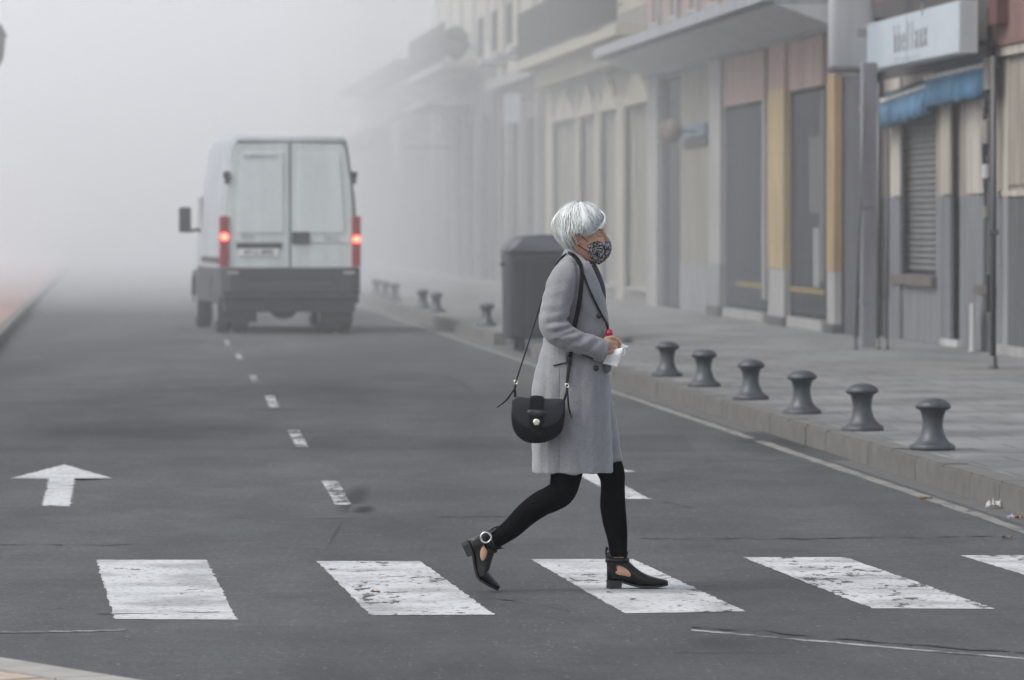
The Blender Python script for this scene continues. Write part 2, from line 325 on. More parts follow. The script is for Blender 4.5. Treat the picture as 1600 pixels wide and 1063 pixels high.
def arrow(tc, Yb, Yw, Yt, hw, sw, lab, seed):
    pts = [W(tc - sw, Yb), W(tc + sw, Yb), W(tc + sw, Yw), W(tc + hw, Yw), W(tc, Yt), W(tc - hw, Yw), W(tc - sw, Yw)]
    tag(mark('lane_arrow', pts, paint('arrow_paint_%d' % seed, wear=.58, seed=seed), seed=seed, jit=.007), lab, 'lane arrow', 'lane arrows')
arrow(-.315, 28.65, 31.75, 33.6, .315, .078, 'white straight ahead arrow in the open left lane', 31)
arrow(2.97, 29.4, 32.6, 34.4, .33, .078, 'white arrow in the right lane partly hidden behind the woman', 32)
tag(mark('edge_line', [W(4.60, 25.6), W(4.68, 25.6), W(4.70, 130), W(4.57, 130)], M_edge, seed=41, jit=.006, step=.4), 'faded grey white edge line along the right kerb', 'road marking')
def pline(name, px, wd, m, lab, seed):
    P = [G(*p) for p in px]; L_ = [p + Vector((0, wd / 2, 0)) for p in P]; R_ = [p - Vector((0, wd / 2, 0)) for p in reversed(P)]
    return tag(mark(name, L_ + R_, m, seed=seed, jit=.005), lab, 'road marking')
pline('guide_line', [(-40, 990), (60, 989), (195, 985.5)], .10, M_thin, 'thin scuffed white line near the pale kerb corner', 51)
pline('guide_line', [(1080, 986), (1230, 999), (1420, 1016), (1640, 1034)], .07, M_thin, 'long thin white line in front of the right zebra bars', 52)
# cracks, seams and the pothole: parts of the road
M_crack = mat('crack_dark', (.026, .026, .027), .9, .3, 20)
def crack(px, wd, seed, name='crack', m=None, jag=.03):
    r = random.Random(seed); P = []
    for a, b in zip(px[:-1], px[1:]):
        a, b = G(*a), G(*b); n = max(2, int((b - a).length / .07))
        for k in range(n): P.append(a + (b - a) * (k / n) + Vector((r.gauss(0, jag * .4), r.gauss(0, jag), 0)))
    L_ = []; R_ = []
    for i, p in enumerate(P):
        h = 1.8 * wd * r.uniform(.15, 1.0) * (1 if r.random() > .18 else .05); L_.append(p + Vector((0, h / 2, .0032))); R_.append(p - Vector((0, h / 2, -.0032)))
    bm = bmesh.new(); A = [bm.verts.new(p) for p in L_]; B = [bm.verts.new(p) for p in R_]
    for i in range(len(A) - 1): bm.faces.new((A[i], B[i], B[i + 1], A[i + 1]))
    return obj(name, bm, m or M_crack, road)
crack([(-30, 852), (80, 852), (110, 853)], .05, 1); crack([(110, 853), (240, 851)], .02, 2)
crack([(330, 810), (520, 811), (760, 808), (1000, 806)], .022, 3); crack([(1000, 843), (1210, 843), (1440, 840), (1640, 838)], .035, 4)
crack([(536, 800), (560, 799), (584, 803)], .05, 5, jag=.03)
crack([(1085, 981), (1180, 987), (1320, 1001), (1470, 1013), (1640, 1024)], .05, 10); crack([(470, 877), (560, 876)], .015, 11)
crack([(760, 935), (820, 943), (900, 960)], .03, 12, jag=.02); crack([(1035, 784), (1062, 790), (1085, 797)], .05, 13); crack([(690, 585), (720, 600), (738, 612)], .1, 14)
crack([(150, 961), (370, 958)], .014, 15); crack([(560, 905), (660, 902)], .012, 16); crack([(300, 762), (480, 760)], .015, 17)
def stain(px0, py0, px1, py1, k, seed=0, nz=3.0):
    m = asphalt('stained_asphalt_%d' % seed); t, N, Lk = nodes(m); p = N['Principled BSDF']; src = p.inputs['Base Color'].links[0].from_socket
    tc = N.new('ShaderNodeTexCoord'); mp = N.new('ShaderNodeMapping'); mp.inputs['Location'].default_value = (-1, -1, 0); mp.inputs['Scale'].default_value = (2, 2, 0); Lk.new(tc.outputs['Generated'], mp.inputs[0])
    gr = N.new('ShaderNodeTexGradient'); gr.gradient_type = 'SPHERICAL'; Lk.new(mp.outputs[0], gr.inputs[0])
    n = N.new('ShaderNodeTexNoise'); n.inputs['Scale'].default_value = nz; n.inputs['Detail'].default_value = 8; n.inputs['Roughness'].default_value = .75; Lk.new(tc.outputs['Object'], n.inputs[0])
    a = N.new('ShaderNodeMath'); a.operation = 'MULTIPLY'; Lk.new(gr.outputs[0], a.inputs[0]); Lk.new(n.outputs[0], a.inputs[1])
    r = N.new('ShaderNodeValToRGB'); r.color_ramp.elements[0].position = .08; r.color_ramp.elements[1].position = .34; r.color_ramp.elements[0].color = (1, 1, 1, 1); r.color_ramp.elements[1].color = (k, k, k, 1); Lk.new(a.outputs[0], r.inputs[0])
    mx = N.new('ShaderNodeMix'); mx.data_type = 'RGBA'; mx.blend_type = 'MULTIPLY'; mx.inputs[0].default_value = 1; Lk.new(src, mx.inputs[6]); Lk.new(r.outputs[0], mx.inputs[7]); Lk.new(mx.outputs[2], p.inputs['Base Color'])
    a_, b_ = G(px0, py1), G(px1, py0); return sheet('road_stain', [(a_.x, a_.y), (b_.x, a_.y), (b_.x, b_.y), (a_.x, b_.y)], .0003 + seed * .00012, m)
stain(500, 750, 600, 815, .38, 1, 9); stain(540, 788, 598, 806, .14, 2, 12); stain(500, 805, 545, 868, .5, 3, 12); stain(-120, 650, 520, 700, .55, 4, 1.2); stain(1060, 990, 1190, 1022, .55, 5, 3); stain(150, 590, 700, 640, .7, 6, 1); stain(1100, 675, 1300, 720, .55, 7, 2)
sheet('asphalt_patch', [(p.x, p.y) for p in outline([W(-1.3, 36.2), W(4.5, 35.4), W(4.5, 38.4), W(1.2, 38.2), W(-1.3, 39.6)], .05, .2, 8)], .0002, M_patch)
# utility cover beside the kerb, leaf, tissue, scraps
o = mark('drain_cover', [G(1150, 690), G(1232, 690), G(1228, 686), G(1168, 686)], M_crack, .0042, jit=.003); tag(o, 'dark flat drain cover across the faded edge line', 'drain cover')
def scrap(name, px, py, s, m, lab, cat, seed, h=.02):
    r = random.Random(seed); bm = bmesh.new(); c = G(px, py, .0025); n = 7
    V = [[bm.verts.new(c + Vector(((i / (n - 1) - .5) * s[0] + r.gauss(0, .006), (j / 3 - .5) * s[1] + r.gauss(0, .006), .005 + abs(r.gauss(0, h))))) for j in range(4)] for i in range(n)]
    for i in range(n - 1):
        for j in range(3): bm.faces.new((V[i][j], V[i + 1][j], V[i + 1][j + 1], V[i][j + 1]))
    me = bake(bm, [('SOLIDIFY', dict(thickness=.003))]); tag(obj(name, me, m), lab, cat)
scrap('crumpled_tissue', 1552, 795, (.085, .05), mat('tissue_white', (.5, .49, .47), .8), 'crumpled white tissue lying against the kerb', 'tissue', 3, .022)
scrap('dry_leaf', 1446, 780, (.085, .03), mat('leaf_brown', (.16, .09, .05), .8, .3, 30), 'dry brown leaf lying on the edge line', 'leaf', 4, .006)
scrap('paper_scrap', 1592, 812, (.03, .03), mat('scrap_orange', (.28, .14, .08), .7), 'small orange scrap in the gutter at the kerb foot', 'litter', 5, .01)
scrap('bottle_cap', 1579, 812, (.018, .02), mat('scrap_blue', (.3, .33, .42), .4), 'tiny pale blue cap in the gutter beside the orange scrap', 'litter', 6, .008)
scrap('dry_leaf', 1573, 842, (.05, .025), bpy.data.materials['leaf_brown'], 'small brown leaf on the seam in front of the kerb', 'leaf', 7, .006)
scrap('twig', 587, 928, (.035, .01), bpy.data.materials['leaf_brown'], 'tiny brown twig on the second zebra bar from the left', 'twig', 8, .004)
# ------------------------------------------------------------------ bollards
M_iron = mat('cast_iron', (.062, .068, .075), .45, .2, 9, .25, 70, metallic=.35); M_irust = mat('cast_iron_worn', (.068, .062, .06), .6, .3, 6, .3, 60, metallic=.2)
def bollard():
    bm = bmesh.new(); lathe(bm, [(.144, 0), (.146, .006), (.146, .024), (.140, .03), (.118, .042), (.098, .06), (.082, .085), (.070, .12), (.064, .16), (.066, .195), (.072, .222), (.080, .243), (.088, .252)], 32)
    return bm
b0 = empty('bollard'); obj('shaft', bollard(), M_iron, b0, True)
bm = bmesh.new(); lathe(bm, [(.086, .2505), (.105, .256), (.112, .266), (.112, .278), (.104, .29), (.09, .303), (.06, .317), (.03, .324), (.005, .326)], 32); obj('cap', bm, M_iron, b0, True)
labs = ['nearest bollard, at the right end of the low iron row', 'second low iron bollard from the right end of the row', 'third low iron bollard from the right end of the row', 'fourth low iron bollard from the right end of the row', 'fifth low iron bollard from the right end of the row',
        'sixth low iron bollard, just right of the woman', 'hazy bollard pressed against the left side of the bin', 'hazy bollard standing clear left of the bin', 'right one of the hazy bollard pair right of the van', 'left one of the hazy bollard pair right of the van',
        'rightmost of three faint bollards right behind the van', 'middle of three faint bollards right behind the van', 'leftmost of three faint bollards beside the van']
for i, x in enumerate([1457, 1348, 1253, 1173, 1100, 1042, 787.5, 760, 682, 661, 617, 602, 588]):
    o = b0
    if i:
        o = b0.copy(); COL.objects.link(o)
        for ch in b0.children:
            c = ch.copy(); COL.objects.link(c); c.parent = o
    Yb = Yof(5.13, x); o.location = W(5.13 + (.13 if i == 6 else 0), Yb, .147); o.rotation_euler = (R(rnd.uniform(-1.3, 1.3)), R(rnd.uniform(-1.3, 1.3)), i * 1.3); tag(o, labs[i], 'bollard', 'low iron bollards along the kerb')
# ------------------------------------------------------------------ wheeled bin
M_bin = mat('bin_plastic', (.016, .019, .025), .5, .12, 3); M_lid = mat('bin_lid', (.04, .046, .06), .45, .12, 3); M_rub = mat('rubber', (.02, .02, .02), .8)
bn = empty('wheeled_bin', (Vector(((863 - 800) / FPX * 63.4, 63.4, 0))), YAW); tag(bn, 'large dark grey wheeled rubbish bin with domed lid at the kerb', 'bin')
bn.location = (.50, 63.1, .002)
bm = bmesh.new(); rings = [ring(bm, Vector((0, .6, z)), Vector((1, 0, 0)), Vector((0, 1, 0)), a, b, 32, 9) for z, a, b in ((.15, .525, .63), (.19, .535, .64), (1.10, .55, .67), (1.13, .553, .675))]; skin_rings(bm, rings); obj('tub', bm, M_bin, bn, True)
obj('rim', (lambda bm: (skin_rings(bm, [ring(bm, Vector((0, .6, z)), Vector((1, 0, 0)), Vector((0, 1, 0)), a, b, 32, 9) for z, a, b in ((1.10, .52, .62), (1.115, .56, .69), (1.17, .56, .69), (1.19, .53, .65))]), bm)[1])(bmesh.new()), M_bin, bn)
bm = bmesh.new(); prof = [(-.55, 1.19), (-.555, 1.225), (-.50, 1.30), (-.43, 1.375), (-.37, 1.40), (-.1, 1.42), (.1, 1.42), (.37, 1.40), (.43, 1.375), (.50, 1.30), (.555, 1.225), (.55, 1.19)]; prism(bm, prof, -.06, 1.27)
bmesh.ops.bevel(bm, geom=[e for e in bm.edges if abs(e.verts[0].co.y - e.verts[1].co.y) < .01], offset=.03, segments=2, affect='EDGES'); obj('lid', bm, M_lid, bn, True)
for x in (-.3, 0, .3): obj('body_rib', nb(x - .02, x + .02, -.075, -.02, .3, 1.05, .006), M_bin, bn)
for s in (-1, 1): obj('lifting_pin', tube(bmesh.new(), [(s * .54, .6, 1.06), (s * .575, .6, 1.06)], [.03, .03], 10, 1, ref=(0, 0, 1)), M_bin, bn)
for x in (-.36, .36):
    for y in (.12, 1.08): obj('wheel', tube(bmesh.new(), [(x - .03, y, .09), (x + .03, y, .09)], [.09, .09], 16, 1, ref=(0, 0, 1), dome=False), M_rub, bn); obj('wheel_fork', nb(x - .045, x - .034, y - .03, y + .03, .09, .17), M_bin, bn)
# ------------------------------------------------------------------ van
def build_van():
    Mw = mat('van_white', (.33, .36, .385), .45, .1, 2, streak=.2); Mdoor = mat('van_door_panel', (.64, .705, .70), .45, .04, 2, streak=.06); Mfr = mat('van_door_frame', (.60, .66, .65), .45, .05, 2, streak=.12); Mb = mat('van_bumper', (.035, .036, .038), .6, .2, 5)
    Mt = mat('tyre', (.02, .02, .02), .85); Mr = mat('tail_red', (.30, .02, .02), .3, .1); Mlit = mat('lit_brake', (1, .1, .06), .3, 0, emis=((1, .05, .03), 9))
    Mg = mat('van_glass', (.03, .035, .04), .1, .1); Mtx = mat('van_text', (.25, .27, .29), .5); Mpl = mat('plate_white', (.75, .75, .73), .5); Mk = mat('underbody', (.03, .03, .032), .8, .3, 8); Mst = mat('steel_rim', (.35, .35, .36), .4, metallic=.7)
    v = empty('delivery_van', ((454 - 800) / FPX * 73.1, 73.1, 0), .137); tag(v, 'white high roof delivery van seen from behind in the haze', 'van')
    # body: rings along the length
    def sect(y, H, hw, zb, tum):
        pts = []
        for fx, fz in ((1, 0), (1.0, .25), (.995, .45), (.97, .62), (1 - tum * .62, .80), (1 - tum * .88, .93), (1 - tum * 1.05, .975), (1 - tum * 1.5, .997)):
            pts.append((hw * fx, zb + (H - zb) * fz))
        return [(x, y, z) for x, z in pts] + [(-x, y, z) for x, z in reversed(pts)]
    bm = bmesh.new(); rs = []
    for y, H, hw, zb, tum in ((.06, 2.74, .93, .56, .15), (.10, 2.78, .955, .52, .15), (.3, 2.80, .975, .48, .15), (1.5, 2.81, .985, .46, .15), (3.4, 2.80, .985, .46, .15), (4.0, 2.7, .98, .46, .16), (4.35, 2.35, .975, .46, .17), (4.75, 1.75, .96, .46, .14), (4.95, 1.42, .95, .46, .1), (5.4, 1.22, .92, .46, .08), (5.62, .95, .86, .46, .06), (5.66, .6, .8, .46, .05)):
        rs.append([bm.verts.new(p) for p in sect(y, H, hw, zb, tum)])
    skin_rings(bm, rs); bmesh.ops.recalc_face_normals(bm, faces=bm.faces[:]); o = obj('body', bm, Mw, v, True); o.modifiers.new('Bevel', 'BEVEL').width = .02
    # rear doors (split), each with recessed panel frame
    for s, nm in ((-1, 0), (1, 1)):
        bm = bmesh.new(); x0 = .012 * s; pts = [(x0, .92), (s * .885, .92), (s * .885, 1.65), (s * .86, 2.1), (s * .80, 2.5), (s * .775, 2.62), (s * .73, 2.68), (x0, 2.70)]
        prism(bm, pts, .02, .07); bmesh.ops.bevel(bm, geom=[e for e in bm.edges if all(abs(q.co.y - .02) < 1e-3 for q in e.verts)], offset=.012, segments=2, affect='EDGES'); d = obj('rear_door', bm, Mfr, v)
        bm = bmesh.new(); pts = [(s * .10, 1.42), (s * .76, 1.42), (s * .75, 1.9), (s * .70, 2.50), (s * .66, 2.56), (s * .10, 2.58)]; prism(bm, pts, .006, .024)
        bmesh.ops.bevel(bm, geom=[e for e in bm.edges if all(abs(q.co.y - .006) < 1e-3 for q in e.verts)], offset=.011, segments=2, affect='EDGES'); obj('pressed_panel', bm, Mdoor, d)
        obj('swage_line', nb(min(s * .1, s * .8), max(s * .1, s * .8), .008, .022, 1.285, 1.30, .003), Mw, d)
        for z in (1.1, 2.16): obj('hinge', nb(s * .90 - .03, s * .90 + .03, -.005, .05, z - .045, z + .045, .008), Mb, d)
        # light column, lit lamp
        lx = s * .935; t = obj('tail_light', nb(lx - .065 + s * .0, lx + .06, -.01, .14, .95, 1.66, .012), Mr, v)
        bm = bmesh.new(); zc = 1.37 if s < 0 else 1.335; tube(bm, [(lx, -.022, zc), (lx, .02, zc)], [.05, .05], 20, 1, ref=(0, 0, 1), dome=False); obj('brake_bulb', bm, Mlit, t)
        obj('marker_lamp', nb(s * .90 - .05, s * .90 + .045, -.03, .06, 2.19, 2.29, .02), Mb, v)
        obj('bumper_reflector', nb(s * .82 - .08, s * .82 + .08, -.115, -.09, .845, .885, .004), mat('reflector_pale', (.35, .33, .33), .4), v)
    obj('door_seal', nb(-.01, .01, .03, .072, .93, 2.69), Mb, v)
    obj('door_handle', nb(.02, .27, -.015, .03, 1.27, 1.44, .015), Mb, v)
    obj('roof_gutter', nb(-.76, .76, .015, .09, 2.705, 2.735, .01), Mb if 0 else mat('gutter_grey', (.3, .32, .31), .5), v)
    ps = obj('plate_lamp_strip', nb(-.76, -.13, -.005, .03, 1.21, 1.275, .01), Mb, v); pl_ = obj('number_plate', nb(-.72, -.17, .0, .03, 1.095, 1.205, .004), Mpl, v)
    TM = lambda x, z, y=-.003: Matrix.Translation((x, y, z)) @ Matrix.Rotation(R(90), 4, 'X')
    textmesh('4712 BRK', .105, mat('plate_text', (.03, .03, .04), .5), pl_, 'plate_number', TM(-.445, 1.15))
    textmesh('TURBODAILY', .085, Mtx, v, 'badge_lettering', TM(-.42, 2.5, .004)); textmesh('35.10', .075, Mtx, v, 'badge_lettering', TM(-.61, 1.36, .018)); textmesh('IVECO', .075, Mtx, v, 'badge_lettering', TM(.58, 1.345, .018))
    # bumper, step, underbody
    bm = bmesh.new(); rings = []
    for x, dy in ((-1.0, .12), (-.97, -.04), (-.85, -.09), (0, -.10), (.85, -.09), (.97, -.04), (1.0, .12)):
        rings.append([bm.verts.new((x, y + dy, z)) for y, z in ((0, .92), (.02, .94), (.16, .94), (.16, .58), (.02, .56), (0, .60))])
    skin_rings(bm, rings); bmesh.ops.recalc_face_normals(bm, faces=bm.faces[:]); bp = obj('rear_bumper', bm, Mb, v)
    obj('step_tread', nb(-.62, .62, -.125, .0, .80, .812, .003), Mk, bp); obj('step_edge', nb(-.58, .58, -.12, -.09, .70, .715, .004), mat('step_grey', (.09, .09, .09), .6), bp)
    obj('rear_crossmember', nb(-.93, .93, .1, .4, .31, .6, .02), Mk, v); obj('exhaust', tube(bmesh.new(), [(-.42, .1, .34), (-.42, .9, .34)], [.04, .04], 12, 1, ref=(0, 0, 1)), Mk, v)
    obj('mud_flap', nb(-.92, -.45, .30, .315, .16, .5), Mk, v); obj('mud_flap', nb(.45, .92, .30, .315, .16, .5), Mk, v); obj('differential', ell(bmesh.new(), (0, 1.1, .34), (.2, .2, .15)), Mk, v)
    obj('axle', tube(bmesh.new(), [(-.8, 1.1, .34), (.8, 1.1, .34)], [.05, .05], 12, 1, ref=(0, 0, 1)), Mk, v); obj('tow_hook', nb(-.06, .06, -.02, .2, .36, .44, .015), Mk, v)
    obj('side_skirt', nb(-.993, -.94, .2, 4.2, .42, .93, .02), Mb, v); obj('side_skirt', nb(.94, .993, .2, 4.2, .42, .93, .02), Mb, v); obj('chassis_rail', nb(-.5, .5, .4, 4.4, .34, .48), Mk, v)
    def wheel(x0, x1, y):
        w_ = obj('wheel', tube(bmesh.new(), [(x0, y, .34), (x0 + .03, y, .34), (x1 - .03, y, .34), (x1, y, .34)], [.31, .34, .34, .31], 28, 1, ref=(0, 0, 1), dome=False), Mt, v, True)
        obj('rim', tube(bmesh.new(), [(x0 - .004, y, .34), (x1 + .004, y, .34)], [.19, .19], 24, 1, ref=(0, 0, 1), dome=False), Mst, w_)
    for s in (-1, 1):
        wheel(s * .86 - .1, s * .86 + .1, 1.1); wheel(s * .62 - .1, s * .62 + .1, 1.1); wheel(s * .86 - .11, s * .86 + .11, 4.75)
        for y in (1.1, 4.75): obj('wheel_arch', tube(bmesh.new(), [(s * .975, y - .46, .5), (s * .975, y - .33, .74), (s * .975, y, .84), (s * .975, y + .33, .74), (s * .975, y + .46, .5)], [.035] * 5, 8, 3, ref=(1, 0, 0)), Mb, v)
        # door mirror on a long arm
        m_ = obj('door_mirror', nb(s * 1.17 - .09, s * 1.17 + .09, 4.25, 4.36, 1.42, 1.80, .035), Mb, v); obj('mirror_glass', nb(s * 1.17 - .07, s * 1.17 + .07, 4.242, 4.25, 1.45, 1.77), Mg, m_)
        obj('mirror_arm', tube(bmesh.new(), [(s * .93, 4.45, 1.48), (s * 1.05, 4.36, 1.45), (s * 1.17, 4.31, 1.46)], [.025] * 3, 10, 3, ref=(0, 1, 0)), Mb, m_)
        obj('side_window', nb(min(s * .965, s * .978), max(s * .965, s * .978), 3.55, 4.3, 1.42, 1.95, .004), Mg, v)
        obj('side_rub_strip', nb(min(s * .975, s * 1.0), max(s * .975, s * 1.0), .35, 3.4, 1.0, 1.08, .006), Mb, v); obj('headlight', nb(s * .7 - .15, s * .7 + .15, 5.55, 5.68, .82, 1.02, .02), Mst, v)
    bm = bmesh.new(); poly(bm, [(-.8, 4.42, 2.3), (.8, 4.42, 2.3), (.86, 4.98, 1.47), (-.86, 4.98, 1.47)]); obj('windscreen', bake(bm, [('SOLIDIFY', dict(thickness=.03))]), Mg, v)
    obj('front_bumper', nb(-.95, .95, 5.55, 5.75, .35, .75, .04), Mb, v)
build_van()
# ------------------------------------------------------------------ buildings on the right side
FM = {}
def fm(name, col, **k):
    col = tuple(c * .62 for c in col)
    if name not in FM: FM[name] = mat(name, col, **{**dict(rough=.85, var=.07, scale=1.2, streak=.32, bump=.25, bscale=40), **k})
    return FM[name]
fm('beige_plaster', (.43, .38, .315), streak=.35); fm('pale_plaster', (.60, .555, .48)); fm('grey_base', (.235, .245, .265)); fm('grey_dark_base', (.12, .122, .127)); fm('red_plaster', (.27, .145, .125)); fm('pink_plaster', (.42, .30, .26))
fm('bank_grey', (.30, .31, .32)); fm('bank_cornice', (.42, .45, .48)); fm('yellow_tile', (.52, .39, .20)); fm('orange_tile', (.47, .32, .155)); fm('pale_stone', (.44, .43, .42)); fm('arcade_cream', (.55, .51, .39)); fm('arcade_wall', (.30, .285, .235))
fm('brown_plaster', (.20, .165, .14)); fm('dark_frame', (.03, .031, .038), streak=0, spec=.2); fm('shop_glass', (.022, .024, .034), rough=.5, streak=0, bump=0, var=.3, spec=.12); fm('shutter_grey', (.20, .20, .195), rough=.5); fm('white_metal', (.62, .65, .68), rough=.4, streak=.1); fm('lavender_metal', (.29, .28, .33), rough=.5)
fm('dark_wall', (.075, .07, .07)); fm('dim_wall', (.09, .088, .09)); fm('iron_rail', (.03, .03, .033), rough=.6, streak=0); fm('sill_brown', (.16, .13, .115)); fm('white_paint', (.7, .7, .68)); fm('grey_blue_wall', (.20, .21, .24))
class Bld:
    """a building whose front lies on street line t between distances Y0 and Y1; local x points away from the street, y along it"""
    def __init__(s, name, t, Y0, Y1, label, cat='building'):
        s.t, s.Y0, s.Y1 = t, Y0, Y1; s.e = empty(name, W(t, Y0, 0), YAW); tag(s.e, label, cat)
    def ly(s, Y): return (Y - s.Y0) * 1.003
    def yx(s, x, p=0): return s.ly(Yof(s.t - p, x))
    def z(s, y, x, p=0): return Zof(y, Yof(s.t - p, x))
    def b(s, name, ya, yb, za, zb, p0, p1, m, parent=None, bev=0):
        """box from p0 to p1 metres in front of the wall plane (negative = behind)"""
        return obj(name, nb(-max(p0, p1), -min(p0, p1), min(ya, yb), max(ya, yb), za, zb, bev), FM[m] if isinstance(m, str) else m, parent or s.e)
    def px(s, name, xa, xb, yt, yb, p0, p1, m, parent=None, ref=None, bev=0):
        """box given by picture columns xa<xb and rows at the middle column"""
        p = max(p0, p1); xm = ref or (xa + xb) / 2
        return s.b(name, s.yx(xb, p), s.yx(xa, p), s.z(yb, xm, p), s.z(yt, xm, p), p0, p1, m, parent, bev)
    def glass(s, name, ya, yb, za, zb, frame='dark_frame', deep=-.12, bars=1, parent=None, glass='shop_glass', fw=.06):
        w_ = s.b(name, ya, yb, za, zb, deep - .05, deep, frame, parent); g = s.b('pane', ya + fw, yb - fw, za + fw, zb - fw, deep, deep + .012, glass, w_)
        for k in range(1, bars): y = ya + (yb - ya) * k / bars; s.b('mullion', y - .025, y + .025, za + fw, zb - fw, deep + .012, deep + .04, frame, w_)
        return w_
def wall_holes(bd, name, y0, y1, z0, z1, holes, m, thick=.35, parent=None):
    """wall slab with rectangular openings: one mesh, real reveals"""
    ys = sorted({y0, y1, *[v for h in holes for v in h[:2]]}); zs = sorted({z0, z1, *[v for h in holes for v in h[2:]]})
    ys = [v for v in ys if y0 <= v <= y1]; zs = [v for v in zs if z0 <= v <= z1]
    bm = bmesh.new(); inh = lambda y, z: any(h[0] < y < h[1] and h[2] < z < h[3] for h in holes)
    cell = {(i, j): not inh((ys[i] + ys[i + 1]) / 2, (zs[j] + zs[j + 1]) / 2) for i in range(len(ys) - 1) for j in range(len(zs) - 1)}
    V = {}
    def v(x, y, z):
        k = (round(x, 4), round(y, 4), round(z, 4))
        if k not in V: V[k] = bm.verts.new(k)
        return V[k]
    for (i, j), s in cell.items():
        if not s: continue
        a, b, c, d = ys[i], ys[i + 1], zs[j], zs[j + 1]
        for x in (0, thick):
            bm.faces.new((v(x, a, c), v(x, b, c), v(x, b, d), v(x, a, d)))
        if not cell.get((i - 1, j)): bm.faces.new((v(0, a, c), v(0, a, d), v(thick, a, d), v(thick, a, c)))
        if not cell.get((i + 1, j)): bm.faces.new((v(0, b, c), v(thick, b, c), v(thick, b, d), v(0, b, d)))
        if not cell.get((i, j - 1)): bm.faces.new((v(0, a, c), v(thick, a, c), v(thick, b, c), v(0, b, c)))
        if not cell.get((i, j + 1)): bm.faces.new((v(0, a, d), v(0, b, d), v(thick, b, d), v(thick, a, d)))
    bmesh.ops.recalc_face_normals(bm, faces=bm.faces[:]); return obj(name, bm, FM[m], parent or bd.e)
def shell(bd, z0, z1, m, depth=9, roof='dim_wall', front=.35):
    L = bd.ly(bd.Y1); bd.b('side_wall', 0, .3, z0, z1, -depth, -front, m); bd.b('side_wall', L - .3, L, z0, z1, -depth, -front, m); bd.b('rear_wall', .3, L - .3, z0, z1, -depth, -depth + .3, m); bd.b('roof', -.05, L + .05, z1, z1 + .25, -depth, .15, roof)
def railing(bd, ya, yb, z0, h, p, pr=0, parent=None, step=.13, m='iron_rail'):
    r = bd.b('balcony_railing', ya, yb, z0 + h - .04, z0 + h, p - .02, p + .02, m, parent); bd.b('bottom_rail', ya, yb, z0 + .06, z0 + .09, p - .012, p + .012, m, r)
    bm = bmesh.new(); y = ya
    while y <= yb: box(bm, -(p + .009), -(p - .009), y - .009, y + .009, z0 + .09, z0 + h - .04); y += step
    o = obj('baluster', bm, FM[m], r); tag(o, kind='stuff'); return r
def upper(bd, zf, n_floors, fh, nwin, m, frame='white_paint', ww=1.0, wh=1.9, balcony=False, glass='shop_glass', start=0, sill=.5):
    """upper storeys with tall windows"""
    L = bd.ly(bd.Y1) - start; holes = []; ws = []
    for f in range(n_floors):
        for k in range(nwin):
            yc = start + L * (k + .5) / nwin; z0 = zf + f * fh + sill; ws.append((f, yc, z0)); holes.append((yc - ww / 2, yc + ww / 2, z0, z0 + wh))
    wall_holes(bd, 'upper_wall', start, start + L, zf, zf + n_floors * fh, holes, m)
    for f, yc, z0 in ws:
        w_ = bd.glass('window', yc - ww / 2, yc + ww / 2, z0, z0 + wh, frame, -.16, 2, glass=glass)
        bd.b('sill', yc - ww / 2 - .08, yc + ww / 2 + .08, z0 - .07, z0 - .002, -.1, .06, 'pale_stone', w_)
        if balcony: 
            bd.b('balcony_slab', yc - ww / 2 - .3, yc + ww / 2 + .3, z0 - .2, z0 - .075, .002, .6, 'pale_stone'); railing(bd, yc - ww / 2 - .28, yc + ww / 2 + .28, z0 - .075, 1.0, .57)
# ---- A: corner building with the sign shop
A = Bld('shop_building', 9.65, 46.0, 66.3, 'beige and grey corner building with the shuttered shop under blue awnings'); zb = .15
zr = A.z(309, 1420)                                      # top of grey base
shell(A, zb, 11.4, 'beige_plaster')
Y_ = lambda x, p=0: A.yx(x, p)
L = A.ly(A.Y1)
sh0, sh1 = Y_(1462), Y_(1400); dz0, dz1 = A.z(430, 1430), 3.05; dr0, dr1 = Y_(1500), Y_(1478); w20, w21 = Y_(1556), Y_(1531)
g1, g2 = Y_(1390), Y_(1372)
holes = [(sh0, sh1, dz0, dz1), (dr0, dr1, zb + .08, 3.15), (w20, w21, A.z(446, 1545), 3.15)]
H = [(a, b, c, min(d, zr)) for a, b, c, d in holes]
wall_holes(A, 'base_wall', 0, L, zb, zr, H, 'grey_base')
wall_holes(A, 'shop_wall', 0, L, zr, 3.35, [(a, b, zr, d) for a, b, c, d in holes], 'beige_plaster')
A.b('sign_band_wall', 0, L, 3.35, 4.35, -.35, -.0, 'dark_wall')
A.b('string_course', 0, Y_(1558), 3.36, 3.46, .002, .09, 'pale_plaster')
wall_holes(A, 'upper_wall', 0, L, 4.35, 11.4, [(y - .55, y + .55, z, z + 2.0) for y in (3, 7.2, 11.4, 15.6) for z in (5.2, 8.2)] , 'red_plaster')
for y in (3, 7.2, 11.4, 15.6):
    for z in (5.2, 8.2): A.glass('window', y - .55, y + .55, z, z + 2.0, 'white_paint', -.16, 2)
# near part: brown red fascia above pale cornice
A.b('fascia', 0, Y_(1562), 3.47, 4.34, .002, .12, 'red_plaster')
